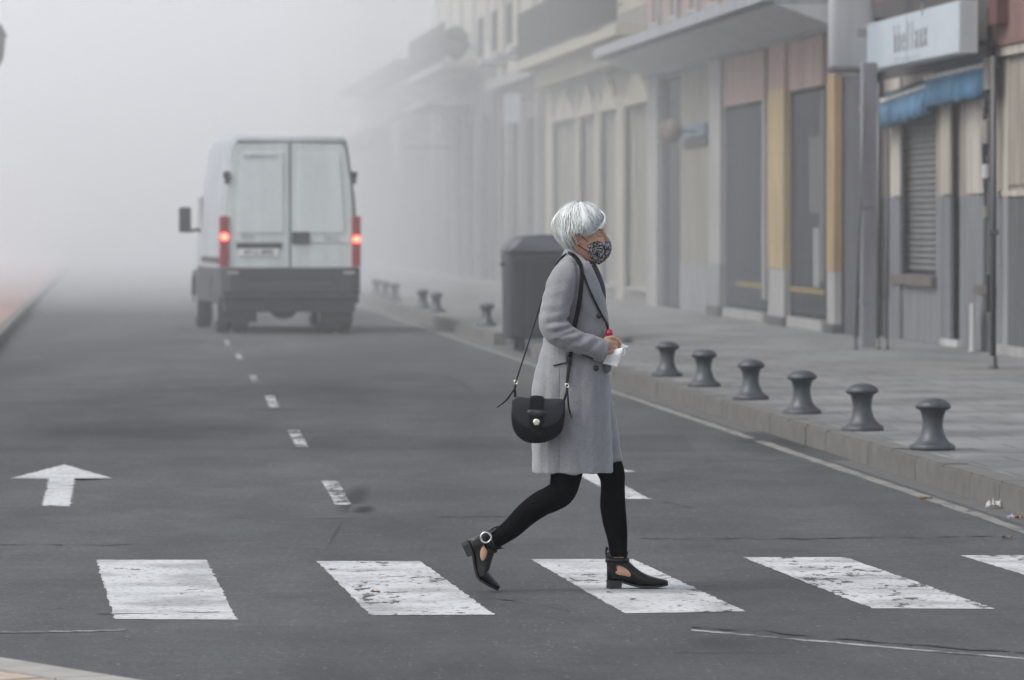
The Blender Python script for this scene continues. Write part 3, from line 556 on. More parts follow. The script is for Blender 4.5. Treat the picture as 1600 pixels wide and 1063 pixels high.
# pilasters (upper beige, lower grey), slightly proud
for xa, xb, mu, ml in ((1386, 1400, 'pale_plaster', 'grey_blue_wall'), (1463, 1478, 'pale_plaster', 'grey_base'), (1503, 1530, 'pale_plaster', 'grey_base'), (1559, 1568, 'pale_plaster', 'bank_grey')):
    A.b('pilaster', Y_(xb, .08), Y_(xa, .08), zr + .02, 3.34, .003, .035, mu); A.b('pilaster_base', Y_(xb, .09), Y_(xa, .09), zb, zr, .003, .045, ml)
A.b('ledge', 0, Y_(1562), zr - .02, zr + .04, .003, .05, 'pale_plaster')
A.b('lower_panel', 0, Y_(1569), zb + .1, zr - .03, .002, .03, 'grey_dark_base'); A.b('wall_panel', .5, Y_(1572), zr + .1, 3.3, .002, .02, 'beige_plaster')
A.b('plinth', 0, Y_(1568), zb, zb + .1, .003, .14, 'pale_stone')
# roller shutter with slats
sf = A.b('roller_shutter', sh0, sh1, dz0, dz1, -.14, -.11, 'dark_frame')
nsl = 24; hh = (dz1 - dz0 - .35) / nsl
for k in range(nsl):
    z = dz0 + .05 + k * hh; bm = bmesh.new(); prism(bm, [(.11, z), (.085, z + hh * .15), (.078, z + hh * .5), (.085, z + hh * .82), (.11, z + hh * .93)], sh0 + .04, sh1 - .04); obj('slat', bm, FM['shutter_grey'], sf)
A.b('shutter_rail', sh0, sh0 + .04, dz0, dz1, -.11, -.05, 'dark_frame', sf); A.b('shutter_rail', sh1 - .04, sh1, dz0, dz1, -.11, -.05, 'dark_frame', sf); A.b('shutter_box', sh0, sh1, dz1 - .32, dz1, -.11, -.03, 'dim_wall', sf)
A.b('window_sill', sh0 - .1, sh1 + .05, dz0 - .12, dz0 - .002, -.2, .07, 'sill_brown'); A.b('window_sill', w20 - .05, w21 + .05, A.z(446, 1545) - .1, A.z(446, 1545) - .002, -.2, .06, 'sill_brown')
d_ = A.b('door', dr0, dr1, zb + .08, 3.15, -.12, -.07, 'grey_dark_base'); A.b('upper_door_panel', dr0 + .02, dr1 - .02, zr, 3.1, -.07, -.055, 'sill_brown', d_); A.b('door_handle', dr0 + .12, dr0 + .16, 1.1, 1.3, -.07, -.03, 'white_metal', d_)
A.b('doorstep', dr0 - .1, dr1 + .1, zb, zb + .08, -.06, .06, 'white_paint')
w2 = A.glass('shop_window', w20, w21, A.z(446, 1545), 3.15, 'dark_frame', -.08, 1); A.b('inner_panel', w20 + .1, w21 - .1, 1.2, 3.0, -.067, -.055, 'dim_wall', w2)
A.b('dark_panel', Y_(1390) + .02, Y_(1372), .6, 3.2, .003, .02, 'dark_wall'); A.b('brown_panel', Y_(1388), Y_(1376), zr, 2.9, .022, .035, 'sill_brown')  # thin dark sheet standing proud of the wall, with a brown sheet on it
# white leaning strip, green stain at the wall foot left to the pavement material
ws = empty('white_strip', W(9.5, Yof(9.5, 1519), .146), YAW); tag(ws, 'narrow white panel standing against the grey wall', 'panel')
obj('panel', nb(-.03, 0, -.22, 0, 0, .53, .004), fm('panel_offwhite', (.62, .63, .63)), ws); obj('foot', nb(-.05, .02, -.2, -.02, 0, .012), FM['white_paint'], ws)
# sign box
sg = Bld('shop_sign', 9.1, Yof(9.1, 1501), Yof(9.1, 1351), 'long pale blue white shop sign with faint grey lettering above the awnings', 'sign'); Ls = sg.ly(sg.Y1)
sg.e.location.z = 3.39; sg.b('sign_case', 0, Ls, 0, .57, -.18, 0, 'white_metal'); fc = sg.b('sign_face', .02, Ls - .02, .015, .555, .0, .018, fm('sign_white', (.60, .68, .74), rough=.4, streak=.06, bump=0))
def streettext(parent, s, y, z, size, m, cond=1, x=-.022, name='lettering'):
    # reads from the street: text x axis runs towards the camera (-y), up is z, faces -x
    M = Matrix.Translation((x, y, z)) @ Matrix(((0, 0, -1, 0), (-1, 0, 0, 0), (0, 1, 0, 0), (0, 0, 0, 1)))
    return textmesh(s, size, m, parent, name, M, .003, cond)
Mlt = mat('sign_letters', (.16, .15, .17), .6)
for k_, ch_ in enumerate('bbellaux'):
    streettext(fc, ch_, sg.yx(1401) - k_ * .32, .29, .46, Mlt, 1.0, name='letter')
streettext(fc, "'", sg.yx(1443), .42, .5, Mlt, 1.6, name='letter'); 
for k_, ch_ in enumerate('Peluqueria'): streettext(fc, ch_, sg.yx(1402) - k_ * .19, .07, .10, mat('sign_letters_pale', (.35, .38, .40), .6) if k_ == 0 else bpy.data.materials['sign_letters_pale'], 1.5, name='letter')
sg.b('joint', sg.yx(1418.5), sg.yx(1417.8), .015, .555, .018, .0195, 'bank_grey', fc)
for y in (.8, 3.4, 6.0): sg.b('bracket', y, y + .06, .1, .16, -.54, -.18, 'dark_frame')
# awnings
def awning(xa, xb, yta, ytb, dv, lab, seed):
    t = 9.42; aw = Bld('awning', t, Yof(t, xb), Yof(t, xa), lab, 'awning'); Lw = aw.ly(aw.Y1); za, zb_ = Zof(yta, aw.Y1), Zof(ytb, aw.Y0); zm = (za + zb_) / 2
    aw.e.location.z = zm - (.05 if seed == 1 else 0); Mb_ = fm('awning_blue', (.11, .28, .47), rough=.85, var=.45, scale=5, streak=.25, bump=.1, stretch=(1, 2.2, .25))
    n = 90; bm = bmesh.new(); r = random.Random(seed); top = []; bot = []; mid = []
    for i in range(n + 1):
        y = Lw * i / n; s = (zb_ + (za - zb_) * i / n) - zm; wv = .045 * math.sin(i * 1.15) + .012 * math.sin(i * .47 + seed)
        top.append(bm.verts.new((-.0 + wv * .2, y, s - .03))); mid.append(bm.verts.new((-.005 + wv, y, s - .17))); bot.append(bm.verts.new((-.01 + wv * 1.5, y, s - dv - .045 * abs(math.sin(i * .35)))))
    for i in range(n):
        bm.faces.new((top[i], top[i + 1], mid[i + 1], mid[i])); bm.faces.new((mid[i], mid[i + 1], bot[i + 1], bot[i]))
    obj('valance', bake(bm, [('SOLIDIFY', dict(thickness=.004))]), Mb_, aw.e, True)
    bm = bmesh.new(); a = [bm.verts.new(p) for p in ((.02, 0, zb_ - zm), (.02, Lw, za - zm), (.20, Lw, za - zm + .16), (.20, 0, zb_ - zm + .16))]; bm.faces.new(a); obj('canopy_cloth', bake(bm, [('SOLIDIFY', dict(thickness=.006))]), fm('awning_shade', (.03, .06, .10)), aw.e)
    obj('front_bar', tube(bmesh.new(), [(0, -.02, zb_ - zm), (0, Lw + .02, za - zm)], [.03, .03], 12, 1, ref=(0, 0, 1)), FM['white_paint'], aw.e, True)
    for y in (.1, Lw - .1): obj('folding_arm', tube(bmesh.new(), [(0, y, -.02), (.1, y + (.25 if y < 1 else -.25), .0), (.20, y, .02)], [.018] * 3, 8, 1, ref=(0, 0, 1)), FM['white_paint'], aw.e)
awning(1367, 1445, 157, 129, .29, 'lower left blue pleated awning under the pale sign', 1); awning(1446, 1534, 123, 103, .30, 'upper right blue pleated awning under the pale sign', 2)
# thin posts and pipes in front
def post(name, x, yb, ytop, r, m, lab, cat, lean=0, z0=.146):
    Yp = FPX * (CH - z0) / (yb - HY); X = (x - 800) / FPX * Yp; e = empty(name, (X, Yp, z0)); tag(e, lab, cat); h = Zof(ytop, Yp) - z0
    obj('pole', tube(bmesh.new(), [(0, 0, 0), (lean, 0, h)], [r, r], 14, 1, ref=(0, 1, 0), dome=False), FM[m], e, True); obj('base_plate', lathe(bmesh.new(), [(r * 1.8, 0), (r * 1.8, .02), (r * 1.4, .03), (r * 1.2, .12), (r * .9, .125)], 16), FM[m], e, True); return e, h
fm('post_dark', (.11, .11, .115), rough=.5, streak=0); fm('post_grey', (.16, .165, .17), rough=.4, streak=0, metallic=.4)
e, h = post('street_post', 1552, 576, 88, .029, 'post_dark', 'dark slim post on the pavement before the right end of the shop', 'post')
fm('clutter_pale', (.33, .31, .27)); fm('clutter_grey', (.13, .13, .135)); fm('brick_red', (.16, .05, .045))
obj('clamp', nb(-.05, .05, -.04, .04, 1.3, 1.36, .008), FM['post_dark'], e)
cd = empty('cable_conduit', W(9.52, Yof(9.5, 1548), 0), YAW); tag(cd, 'messy grey conduit and junction boxes on the wall beside the slim post', 'conduit')
for a, b, z0, z1, m in ((-.05, .06, 1.0, 3.3, 'clutter_grey'), (.08, .11, .6, 3.9, 'dark_frame')): obj('pipe', nb(-.05, .03, a, b, z0, z1, .008), FM[m], cd)
for z0, z1, y0, y1, m in ((2.42, 2.68, -.1, .12, 'clutter_pale'), (3.0, 3.35, -.28, .05, 'clutter_pale'), (2.05, 2.2, -.06, .12, 'white_metal'), (1.62, 1.75, -.04, .1, 'clutter_pale'), (2.78, 2.9, .0, .2, 'clutter_grey')): obj('junction_box', nb(-.1, -.05, y0, y1, z0, z1, .012), FM[m], cd)
for k in range(4): obj('cable', tube(bmesh.new(), [(-.06, -.2 + .1 * k, 3.1), (-.09, .05 * k, 2.75 - .1 * k), (-.07, .02 * k, 2.3 - .2 * k)], [.009] * 3, 6, 5, ref=(1, 0, 0)), FM['dark_frame'], cd)
rb = Bld('alarm_box', 9.4, Yof(9.4, 1556), Yof(9.4, 1522), 'dull red box on the dark wall right of the pale sign', 'box'); rb.e.location.z = 3.68; rb.b('case', 0, .55, 0, .62, -.14, 0, 'brick_red', bev=.02); rb.b('vent', .2, .48, .28, .5, 0, .012, 'clutter_pale', bev=.004)
post('street_post', 1372, 546, 130, .018, 'post_grey', 'thin pale grey post right beside the wide lavender downpipe', 'post'); post('street_post', 1386, 547, 210, .015, 'post_dark', 'thinnest dark post in front of the shuttered shop', 'post'); post('street_post', 1337, 546, 128, .016, 'post_dark', 'thin dark leaning post left of the lavender downpipe', 'post', lean=.10)
dp = empty('downpipe', W(8.62, 60.0, .146), YAW); tag(dp, 'wide lavender grey square downpipe column at the end of the pale sign', 'downpipe'); obj('pipe', nb(-.09, .09, -.08, .08, 0, 3.26, .02), FM['lavender_metal'], dp)
for z in (.5, 1.6, 2.7): obj('strap', nb(-.098, .098, -.088, .088, z, z + .05), FM['lavender_metal'], dp)
Xd = (1357 - 800) / FPX * 59.5; dp.location = (Xd, 59.5, .146)
# hanging light box
lb = empty('projecting_sign', W(9.1, 62.6, 3.38), YAW); tag(lb, 'big rounded white projecting light box hanging over the pavement', 'sign')
bm = bmesh.new(); rings = [ring(bm, Vector((0, 0, z)), Vector((1, 0, 0)), Vector((0, 1, 0)), a, b, 32, 4) for z, a, b in ((.06, .26, .13), (.08, .275, .145), (2.4, .275, .145), (2.42, .26, .13))]; skin_rings(bm, rings); obj('case', bm, FM['white_metal'], lb, True)
bm = bmesh.new(); rings = [ring(bm, Vector((0, 0, z)), Vector((1, 0, 0)), Vector((0, 1, 0)), a, b, 32, 4) for z, a, b in ((0, .25, .12), (.01, .29, .155), (.055, .29, .155), (.059, .27, .14))]; skin_rings(bm, rings); obj('bottom_trim', bm, FM['clutter_grey'], lb, True)
bm = bmesh.new(); ell(bm, (-.02, 0, -.005), (.2, .1, .05)); obj('lamp_cover', bm, FM['white_paint'], lb, True)
obj('wall_arm', nb(.25, .5, -.03, .03, .6, .66), FM['dark_frame'], lb); obj('wall_arm', nb(.25, .5, -.03, .03, 1.9, 1.96), FM['dark_frame'], lb); obj('small_plate', nb(.05, .2, -.152, -.146, .42, .52), FM['bank_grey'], lb)
lb.location.x = (1330 - 800) / FPX * 62.6
# ---- B: grey bank front with cornice and yellow columns
B = Bld('columned_building', 9.2, 66.45, 89.3, 'grey fronted building with deep cornice and yellow tiled columns'); L = B.ly(B.Y1); shell(B, zb, 11.7, 'bank_grey', front=.6); B.b('core_wall', .3, B.ly(B.Y1) - .3, zb, 4.3, -.75, -.62, 'dark_wall')
Yb = lambda x, p=0: B.yx(x, p)
FZ = 4.03
B.b('fascia_band', 0, L, FZ, 4.36, -.6, .0, 'bank_grey'); B.b('cornice', -.1, L + .4, 4.37, 4.47, -.5, .75, 'bank_cornice'); B.b('cornice_lip', -.1, L + .4, 4.40, 4.56, .752, .90, 'bank_cornice')
bm = bmesh.new(); prism(bm, [(-.002, 4.1), (-.74, 4.365), (-.002, 4.365)], -.1, L + .4); obj('cornice_soffit', bm, FM['white_metal'], B.e)  # soffit takes a paler material: light bounced from below put into its colour
cols = [(1292, 1304, 'orange_tile', 425, 120), (1200, 1225, 'yellow_tile', 420, 140)]
for xa, xb, m, yl, yt in cols:
    ya, yb = Yb(xb, .0), Yb(xa, .0); zl, zt = B.z(yl, (xa + xb) / 2), B.z(yt, (xa + xb) / 2); w_ = yb - ya
    c = B.b('column', ya, ya + w_, zb, zl, -.09, .0, 'pale_stone'); B.b('tile_cladding', ya - .003, ya + w_, zl, zt, -.093, .008, m, c); B.b('capital', ya, ya + w_, zt, FZ - .002, -.09, .0, 'pink_plaster', c); B.b('footing', ya - .03, ya + w_ + .05, zb, zb + .12, -.09, .03, 'dim_wall', c)
c = B.b('column', Yb(1125), Yb(1107), B.z(412, 1120), FZ - .002, -.1, .0, 'pale_stone'); B.b('column_base', Yb(1125) - .003, Yb(1107), zb, B.z(412, 1120), -.1, .01, 'bank_grey', c); B.b('footing', Yb(1125) - .05, Yb(1107) + .05, zb, zb + .15, -.1, .04, 'dim_wall', c)
def shopfront(x0, x1, zt, lint, ext):
    ya, yb = B.yx(x1, -.1), B.yx(x0, -.1); w_ = B.glass('shop_window', ya, yb, zb + .14, zt, 'dark_frame', -.11, 1)
    B.b('lintel', ya, yb, zt + .003, FZ - .003, -.2, -.05, lint); B.b('stall_riser', ya, yb, zb, zb + .135, -.3, -.03, 'pale_stone'); return w_, ya, yb
w_, ya, yb = shopfront(1234, 1291, B.z(137, 1262), 'pink_plaster', 0)
fm('poster_pale', (.13, .14, .135)); fm('stripe_yellow', (.26, .2, .08)); B.b('poster', ya + .5, ya + 1.6, 1.7, 2.7, -.098, -.09, 'poster_pale', w_); B.b('hanging_cloth', ya + .1, ya + .55, .8, 3.3, -.098, -.088, 'poster_pale', w_); B.b('display_shelf', ya + .1, yb - .1, .62, .70, -.098, -.08, 'stripe_yellow', w_); B.b('display_stand', ya + .6, ya + 1.2, .72, 1.5, -.098, -.09, 'bank_grey', w_)
w_, ya, yb = shopfront(1134, 1199, B.z(160, 1170), 'pink_plaster', 0); B.b('display_shelf', ya + .1, yb - 1.5, .62, .70, -.098, -.08, 'stripe_yellow', w_); B.b('jamb', ya + .0, ya + .22, zb + .33, B.z(160, 1170), -.098, -.05, 'pale_stone')
B.b('passage_sheet', B.yx(1346, -.15), B.yx(1312, -.15), zb, FZ - .003, -.2, -.12, fm('passage_dark', (.075, .075, .095)));  # plain dark sheet filling the passage opening
w_ = B.glass('entrance_door', B.yx(1062, -.1), B.yx(1027, -.1), zb, B.z(120, 1043), 'dark_frame', -.12, 2)
B.b('lintel', Yb(1059), Yb(1027), B.z(120, 1043) + .003, FZ - .003, -.2, -.1, 'bank_grey')
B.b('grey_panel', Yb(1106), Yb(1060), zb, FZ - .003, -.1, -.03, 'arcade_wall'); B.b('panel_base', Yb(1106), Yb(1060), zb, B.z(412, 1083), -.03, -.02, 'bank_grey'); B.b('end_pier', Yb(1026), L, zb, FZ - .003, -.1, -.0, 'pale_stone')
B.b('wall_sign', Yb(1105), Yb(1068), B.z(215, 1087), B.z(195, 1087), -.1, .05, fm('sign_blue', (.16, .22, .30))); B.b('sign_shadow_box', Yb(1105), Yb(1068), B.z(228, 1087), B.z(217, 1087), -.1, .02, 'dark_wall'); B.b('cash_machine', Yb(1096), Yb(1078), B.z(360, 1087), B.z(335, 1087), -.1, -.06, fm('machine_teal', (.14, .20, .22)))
rs_ = empty('round_sign', W(8.75, Yof(8.75, 1048), 3.0)); tag(rs_, 'faint round sign hanging over the dark bank entrance', 'sign'); obj('disc', tube(bmesh.new(), [(0, -.04, 0), (0, .04, 0)], [.19, .19], 28, 1, ref=(0, 0, 1), dome=False), fm('disc_pink', (.3, .24, .22)), rs_, True); obj('arm', nb(.15, .5, -.012, .012, -.012, .012), FM['dark_frame'], rs_)
upper(B, 4.6, 2, 3.5, 8, 'pink_plaster', ww=1.1, wh=2.2, sill=.35)
for k in range(16): B.b('white_pilaster', L * (k + .28) / 16, L * (k + .28) / 16 + .3, 4.6, 8.2, .003, .08, 'pale_stone') if abs(((k + .28) / 16 * 8) % 1 - .5) > .22 else None
# ---- C: cream arcade with pointed pediments and long balcony
C_ = Bld('arcade_building', 9.4, 89.6, 112.3, 'cream arcaded building with pointed pediments and a long railed balcony'); L = C_.ly(C_.Y1); shell(C_, zb, 11.5, 'arcade_cream', front=.5)
Yc = lambda x, p=0: C_.yx(x, p)
bays = [(973, 1014, 164, 97, 2), (936, 962, 174, 123, 1), (904, 928, 182, 131, 1), (862, 899, 189, 137, 2)]
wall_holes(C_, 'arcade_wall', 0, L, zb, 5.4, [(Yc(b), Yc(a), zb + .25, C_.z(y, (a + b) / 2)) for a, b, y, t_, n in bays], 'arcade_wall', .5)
for a, b, yb_, yt_, n in bays:
    y0, y1 = Yc(b, .1), Yc(a, .1); zt = C_.z(yb_, (a + b) / 2, .1); za = C_.z(yt_, (a + b) / 2, .1); bm = bmesh.new(); pts = [(y0, zt), (y1, zt), ((y0 + y1) / 2, za)]
    prism(bm, pts, -.12, -.003, 'x'); bmesh.ops.bevel(bm, geom=bm.edges[:], offset=.02, segments=1, affect='EDGES'); obj('pediment', bm, FM['pale_plaster' if 0 else 'arcade_cream'], C_.e)
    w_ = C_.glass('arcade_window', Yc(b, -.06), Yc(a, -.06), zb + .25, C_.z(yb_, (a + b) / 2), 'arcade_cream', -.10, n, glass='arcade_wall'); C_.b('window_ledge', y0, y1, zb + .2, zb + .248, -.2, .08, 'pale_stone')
for xa, xb in ((1014, 1021), (962, 973), (928, 936), (899, 904), (852, 862)): C_.b('pier', Yc(xb, .06), Yc(xa, .06), zb, C_.z(yb_ if 0 else 150, (xa + xb) / 2), .003, .06, 'arcade_cream')
bz = Zof(52, Yof(8.7, 930)); C_.b('balcony_slab', -.2, L - .5, bz - .18, bz, .003, .75, 'arcade_cream'); C_.b('balcony_corbel_band', 0, L - 1, bz - .55, bz - .19, .003, .35, 'arcade_cream'); railing(C_, 0, L - .7, bz, 1.05, .70, step=.16)
upper(C_, 5.42, 2, 3.0, 5, 'arcade_cream', ww=1.4, wh=2.2, sill=.25)
C_.b('flower_box', L * .3, L * .36, bz, bz + .25, .3, .6, 'brick_red'); C_.b('red_plaque', Yc(960), Yc(952), C_.z(118, 956), C_.z(100, 956), .003, .05, 'brick_red')
# ---- D, E, F, G: brown houses fading away
D = Bld('brown_building', 9.35, 112.6, 126, 'narrow brown building left of the cream arcade with a small white sign'); L = D.ly(D.Y1); shell(D, zb, 11.6, 'brown_plaster')
wall_holes(D, 'ground_wall', 0, L, zb, 5.0, [(1, 4.2, zb, 3.9), (5.5, 8.5, zb + .7, 3.9), (9.8, 12.6, zb, 3.9)], 'brown_plaster')
for a, b, z in ((1, 4.2, zb), (5.5, 8.5, zb + .7), (9.8, 12.6, zb)): D.glass('shop_window', a, b, z, 3.9, 'dark_frame', -.12, 2)
for y in (.3, 4.8, 9.0): D.b('stone_pier', y, y + .5, zb, 4.4, .003, .12, 'pale_stone')
upper(D, 5.02, 2, 3.2, 3, 'arcade_cream', ww=1.2, wh=2.2, balcony=True); D.b('cornice', 0, L, 4.75, 5.0, .003, .3, 'pale_stone')
ps = empty('hanging_sign', W(8.7, Yof(8.7, 800), Zof(192, Yof(8.7, 800)))); tag(ps, 'small bright bluish white sign hanging left of the arcade', 'sign'); obj('panel', nb(-.17, .17, -.05, .05, 0, .62, .01), fm('bright_sign', (.72, .76, .82), streak=.03), ps); obj('arm', nb(.16, .6, -.015, .015, .5, .53), FM['dark_frame'], ps)
E = Bld('balcony_building', 9.3, 126.3, 150, 'hazy building with a planted balcony past the brown one'); L = E.ly(E.Y1); shell(E, zb, 11.6, 'brown_plaster')
hs_ = [(1 + k * 4.6, 4.3 + k * 4.6, zb, 4.2) for k in range(5)]; wall_holes(E, 'ground_wall', 0, L, zb, 5.6, hs_, 'dim_wall')
for h_ in hs_: E.glass('shop_window', *h_, 'dark_frame', -.12, 2); E.b('pier', h_[1] + .2, h_[1] + .8, zb, 5, .003, .15, 'bank_grey')
upper(E, 5.62, 2, 2.95, 5, 'pale_plaster', ww=1.2, wh=2.1, glass='white_metal' if 0 else 'shop_glass'); E.b('balcony_slab', 4, 20, 5.45, 5.62, .003, 1.0, 'pale_stone'); railing(E, 4, 20, 5.62, 1.0, .95, step=.2)
E.b('canopy', 5, 15, 4.55, 4.68, .003, 1.4, 'pale_stone'); E.b('balcony_screen', 5, 19.5, 5.63, 6.5, .9, .93, 'brown_plaster')
def shrub(name, c, r, n, m, lab, seed, cat='plant', sx=(1, 1, 1)):
    rr = random.Random(seed); bm = bmesh.new()
    for i in range(n):
        v = Vector((rr.gauss(0, 1), rr.gauss(0, 1), rr.gauss(0, 1))).normalized() * r * rr.uniform(.35, 1.1) ** .6; v = Vector((v.x * sx[0], v.y * sx[1], v.z * sx[2])); p = Vector(c) + v; a = Vector((rr.gauss(0, 1), rr.gauss(0, 1), rr.gauss(0, 1))).normalized(); b = a.orthogonal().normalized(); s = rr.uniform(.05, .11)
        bm.faces.new([bm.verts.new(p + q) for q in (a * s, b * s * .5, -a * s, -b * s * .5)])
    return obj(name, bm, m)
Mleaf = mat('leaf_green', (.05, .075, .035), .7, .3, 8)
pp = Bld('balcony_plant', 8.35, Yof(8.35, 712), Yof(8.35, 700), 'dark bushy plant spilling over the far balcony', 'plant'); pp.e.location.z = 5.65
o = shrub('foliage', (0, 0, .3), .42, 700, Mleaf, '', 3, sx=(.7, 1.2, .9)); o.parent = pp.e; obj('planter', nb(-.2, .2, -.6, .6, -.02, .3, .02), FM['sill_brown'], pp.e)
F = Bld('awning_building', 9.2, 150.3, 188, 'low dark fronted building with drooping shop canopies deep in the haze'); L = F.ly(F.Y1); shell(F, zb, 6.3, 'dim_wall')
hs_ = [(1 + k * 6.1, 5.4 + k * 6.1, zb, 3.6) for k in range(6)]; wall_holes(F, 'front_wall', 0, L, zb, 6.3, hs_, 'dim_wall')
for i, h_ in enumerate(hs_):
    F.glass('shop_window', *h_, 'dark_frame', -.12, 2); bm = bmesh.new(); prism(bm, [(0, 5.2), (-1.7, 4.1), (-1.7, 3.75), (-1.66, 3.75), (-1.66, 4.06), (0, 5.1)], h_[0] - .3, h_[1] + .3); obj('canopy', bm, fm('canopy_green', (.045, .06, .055)), F.e)
F.b('eaves', -.5, L, 6.1, 6.3, .003, 1.0, 'dark_wall')
vs = empty('vertical_sign', W(7.5, Yof(7.5, 618), Zof(268, Yof(7.5, 618)))); tag(vs, 'tall narrow pale sign standing out from the far canopies', 'sign'); obj('panel', nb(-.12, .12, -.06, .06, 0, 1.35, .01), FM['bright_sign'], vs); obj('bracket', nb(.12, 1.6, -.02, .02, .6, .66), FM['dark_frame'], vs)
Gb = Bld('far_building', 9.0, 188.3, 250, 'faintest tall building at the end of the right side'); L = Gb.ly(Gb.Y1); shell(Gb, zb, 11.4, 'pale_plaster')
wall_holes(Gb, 'ground_wall', 0, L, zb, 4.4, [(2 + k * 8, 7.5 + k * 8, zb, 3.6) for k in range(7)], 'brown_plaster')
for k in range(7): Gb.glass('shop_window', 2 + k * 8, 7.5 + k * 8, zb, 3.6, 'dark_frame', -.12, 2)
upper(Gb, 4.42, 2, 3.5, 8, 'pale_plaster', ww=1.3, wh=2.2)
# left side: far faint block and the lamp whose lantern enters the frame
Hb = empty('left_building', W(-8.6, 215, 0), YAW); tag(Hb, 'pale ghostly building at the far left edge of the street', 'building')
FM['pale_plaster']; bm = nb(-9, 0, 0, 60, .1, 8.5); obj('wall', bm, FM['brown_plaster'], Hb); obj('roof', nb(-9.2, .3, -.2, 60.2, 8.51, 8.7), FM['dim_wall'], Hb)
for k in range(10):
    for z in (1.2, 5.0): w_ = obj('window', nb(.001, .06, 2.5 + k * 5.8, 4 + k * 5.8, z, z + 2), FM['white_paint'], Hb); obj('pane', nb(.061, .075, 2.6 + k * 5.8, 3.9 + k * 5.8, z + .1, z + 1.9), FM['shop_glass'], w_)
lp = empty('street_lamp', (-800 / FPX * 92 - .13, 92, .126)); tag(lp, 'street lamp whose dark lantern shows at the top left edge', 'street lamp')
obj('post', tube(bmesh.new(), [(0, 0, 0), (0, 0, .8), (0, 0, 4.1)], [.09, .05, .04], 12, 3, ref=(0, 1, 0), dome=False), FM['post_dark'], lp, True); bm = bmesh.new(); lathe(bm, [(.03, 4.1), (.12, 4.2), (.2, 4.35), (.24, 4.7), (.22, 4.72)], 8); obj('lantern', bm, fm('lantern_glass', (.3, .3, .3), streak=0), lp); bm = bmesh.new(); lathe(bm, [(.26, 4.722), (.27, 4.75), (.16, 4.95), (.05, 5.02), (.02, 5.1)], 8); obj('lantern_top', bm, FM['post_dark'], lp)
# ------------------------------------------------------------------ the woman crossing
PY_ = 22.1; PS = FPX / PY_                                   # pixels per metre at her distance
PG = HY + CH * PS                                            # picture row of the ground there
PL = Vector(((900 - 800) / PS, PY_, .0))
def P(px, py, d=0.0): return Vector(((px - 900) / PS, d, (PG - py) / PS))
U = 1 / PS
woman = empty('person', PL); tag(woman, 'woman with short silver hair in a grey wool coat walking over the zebra crossing', 'person')
XA, YA, ZA = Vector((1, 0, 0)), Vector((0, 1, 0)), Vector((0, 0, 1))
def rowloft(bm, rows, n=36, p=2.3, tilt=None, cap=True):
    """rows of (py, xback, xfront, half depth, centre depth)"""
    rs = []
    for r in rows:
        py, xb, xf, hw = r[:4]; d = r[4] if len(r) > 4 else 0; pp = r[5] if len(r) > 5 else p
        rs.append(ring(bm, P((xb + xf) / 2, py, d), XA, YA, (xf - xb) / 2 * U, hw, n, pp))
    skin_rings(bm, rs, cap=cap); return rs
def dense(rows, k=4):
    w_ = max(len(r) for r in rows); rows = [tuple(r) + (0, 2.3)[len(r) - 4:] if len(r) < 6 else r for r in rows]; return [tuple(a) for a in cr(rows, k)]
M_skin = mat('skin', (.47, .27, .185), .5, .10, 14, .15, 160, spec=.4); M_skin.node_tree.nodes['Principled BSDF'].inputs['Subsurface Weight'].default_value = .15; M_skin.node_tree.nodes['Principled BSDF'].inputs['Subsurface Radius'].default_value = (.01, .004, .002)
M_coat = mat('grey_wool', (.215, .218, .23), .95, .13, 130, .55, 240, sheen=.35, spec=.2, bdist=.003); M_lin = mat('coat_lining', (.03, .03, .035), .6)
M_black = mat('black_tights', (.003, .003, .0035), .9, .1, 5, .1, 300, spec=.05); M_leather = mat('black_leather', (.005, .005, .0065), .42, .15, 20, .25, 60, spec=.25)
M_boot = mat('boot_leather', (.004, .004, .0045), .33, .2, 20, .2, 80, spec=.3); M_silver = mat('silver', (.6, .6, .58), .22, .05, metallic=1); M_gold = mat('pale_gold', (.85, .78, .6), .25, .05, metallic=.9); M_btn = mat('button_black', (.012, .012, .013), .3)
# ---- body: one continuous skin surface
body = bmesh.new()
HEAD = [(327, 893, 915, .025), (331, 884, 928, .052), (338, 878, 937, .068), (348, 873.5, 942, .075), (356, 872.5, 943.5, .077), (362, 872.5, 944, .077), (368, 874, 942.5, .076), (376, 877, 944, .073), (384, 882, 944.5, .068), (391, 887, 943.5, .062), (398, 894, 941, .053), (405, 903, 937.5, .042), (410, 913, 933, .028), (413, 920, 929, .012)]
rowloft(body, dense(HEAD, 3), 40, 2.15)
tube(body, [P(901, 380), P(903, 395), P(900, 410), P(896, 430), P(893, 450)], [.046, .044, .045, .052, .06], 24, 4, flat=1.12)
tube(body, [P(943, 362), P(946, 370), P(949.5, 377), P(949, 380)], [.004, .0075, .0105, .0085], 14, 3, flat=1.1)           # nose
ell(body, P(946.5, 379.5, -.009), (.009, .006, .006)); ell(body, P(946.5, 379.5, .009), (.009, .006, .006))
ell(body, P(939, 360.5, 0), (.014, .038, .006), 16, 8)                                                                   # brow ridge
ell(body, P(936, 376, -.042), (.022, .018, .015)); ell(body, P(936, 376, .042), (.022, .018, .015))                         # cheeks
for s in (-1, 1):                                                                                                     # ears
    tube(body, [P(903, 364.5, s * .078), P(900, 362.5, s * .083), P(896.5, 365.5, s * .088), P(896.5, 371, s * .087), P(899, 377, s * .083), P(902, 381.5, s * .078), P(904.5, 380, s * .075)], [.004, .0045, .005, .0045, .004, .0055, .004], 10, 3)
    ell(body, P(901, 371, s * .077), (.009, .006, .016))
tube(body, [P(895, 448), P(895, 470), P(897, 520), P(897, 570), P(896, 620), P(895, 660)], [.075, .105, .105, .11, .125, .12], 28, 3, flat=1.15)
SH_N, EL_N, WR_N = P(887, 440, -.150), P(862, 514, -.225), P(941, 541, -.165)
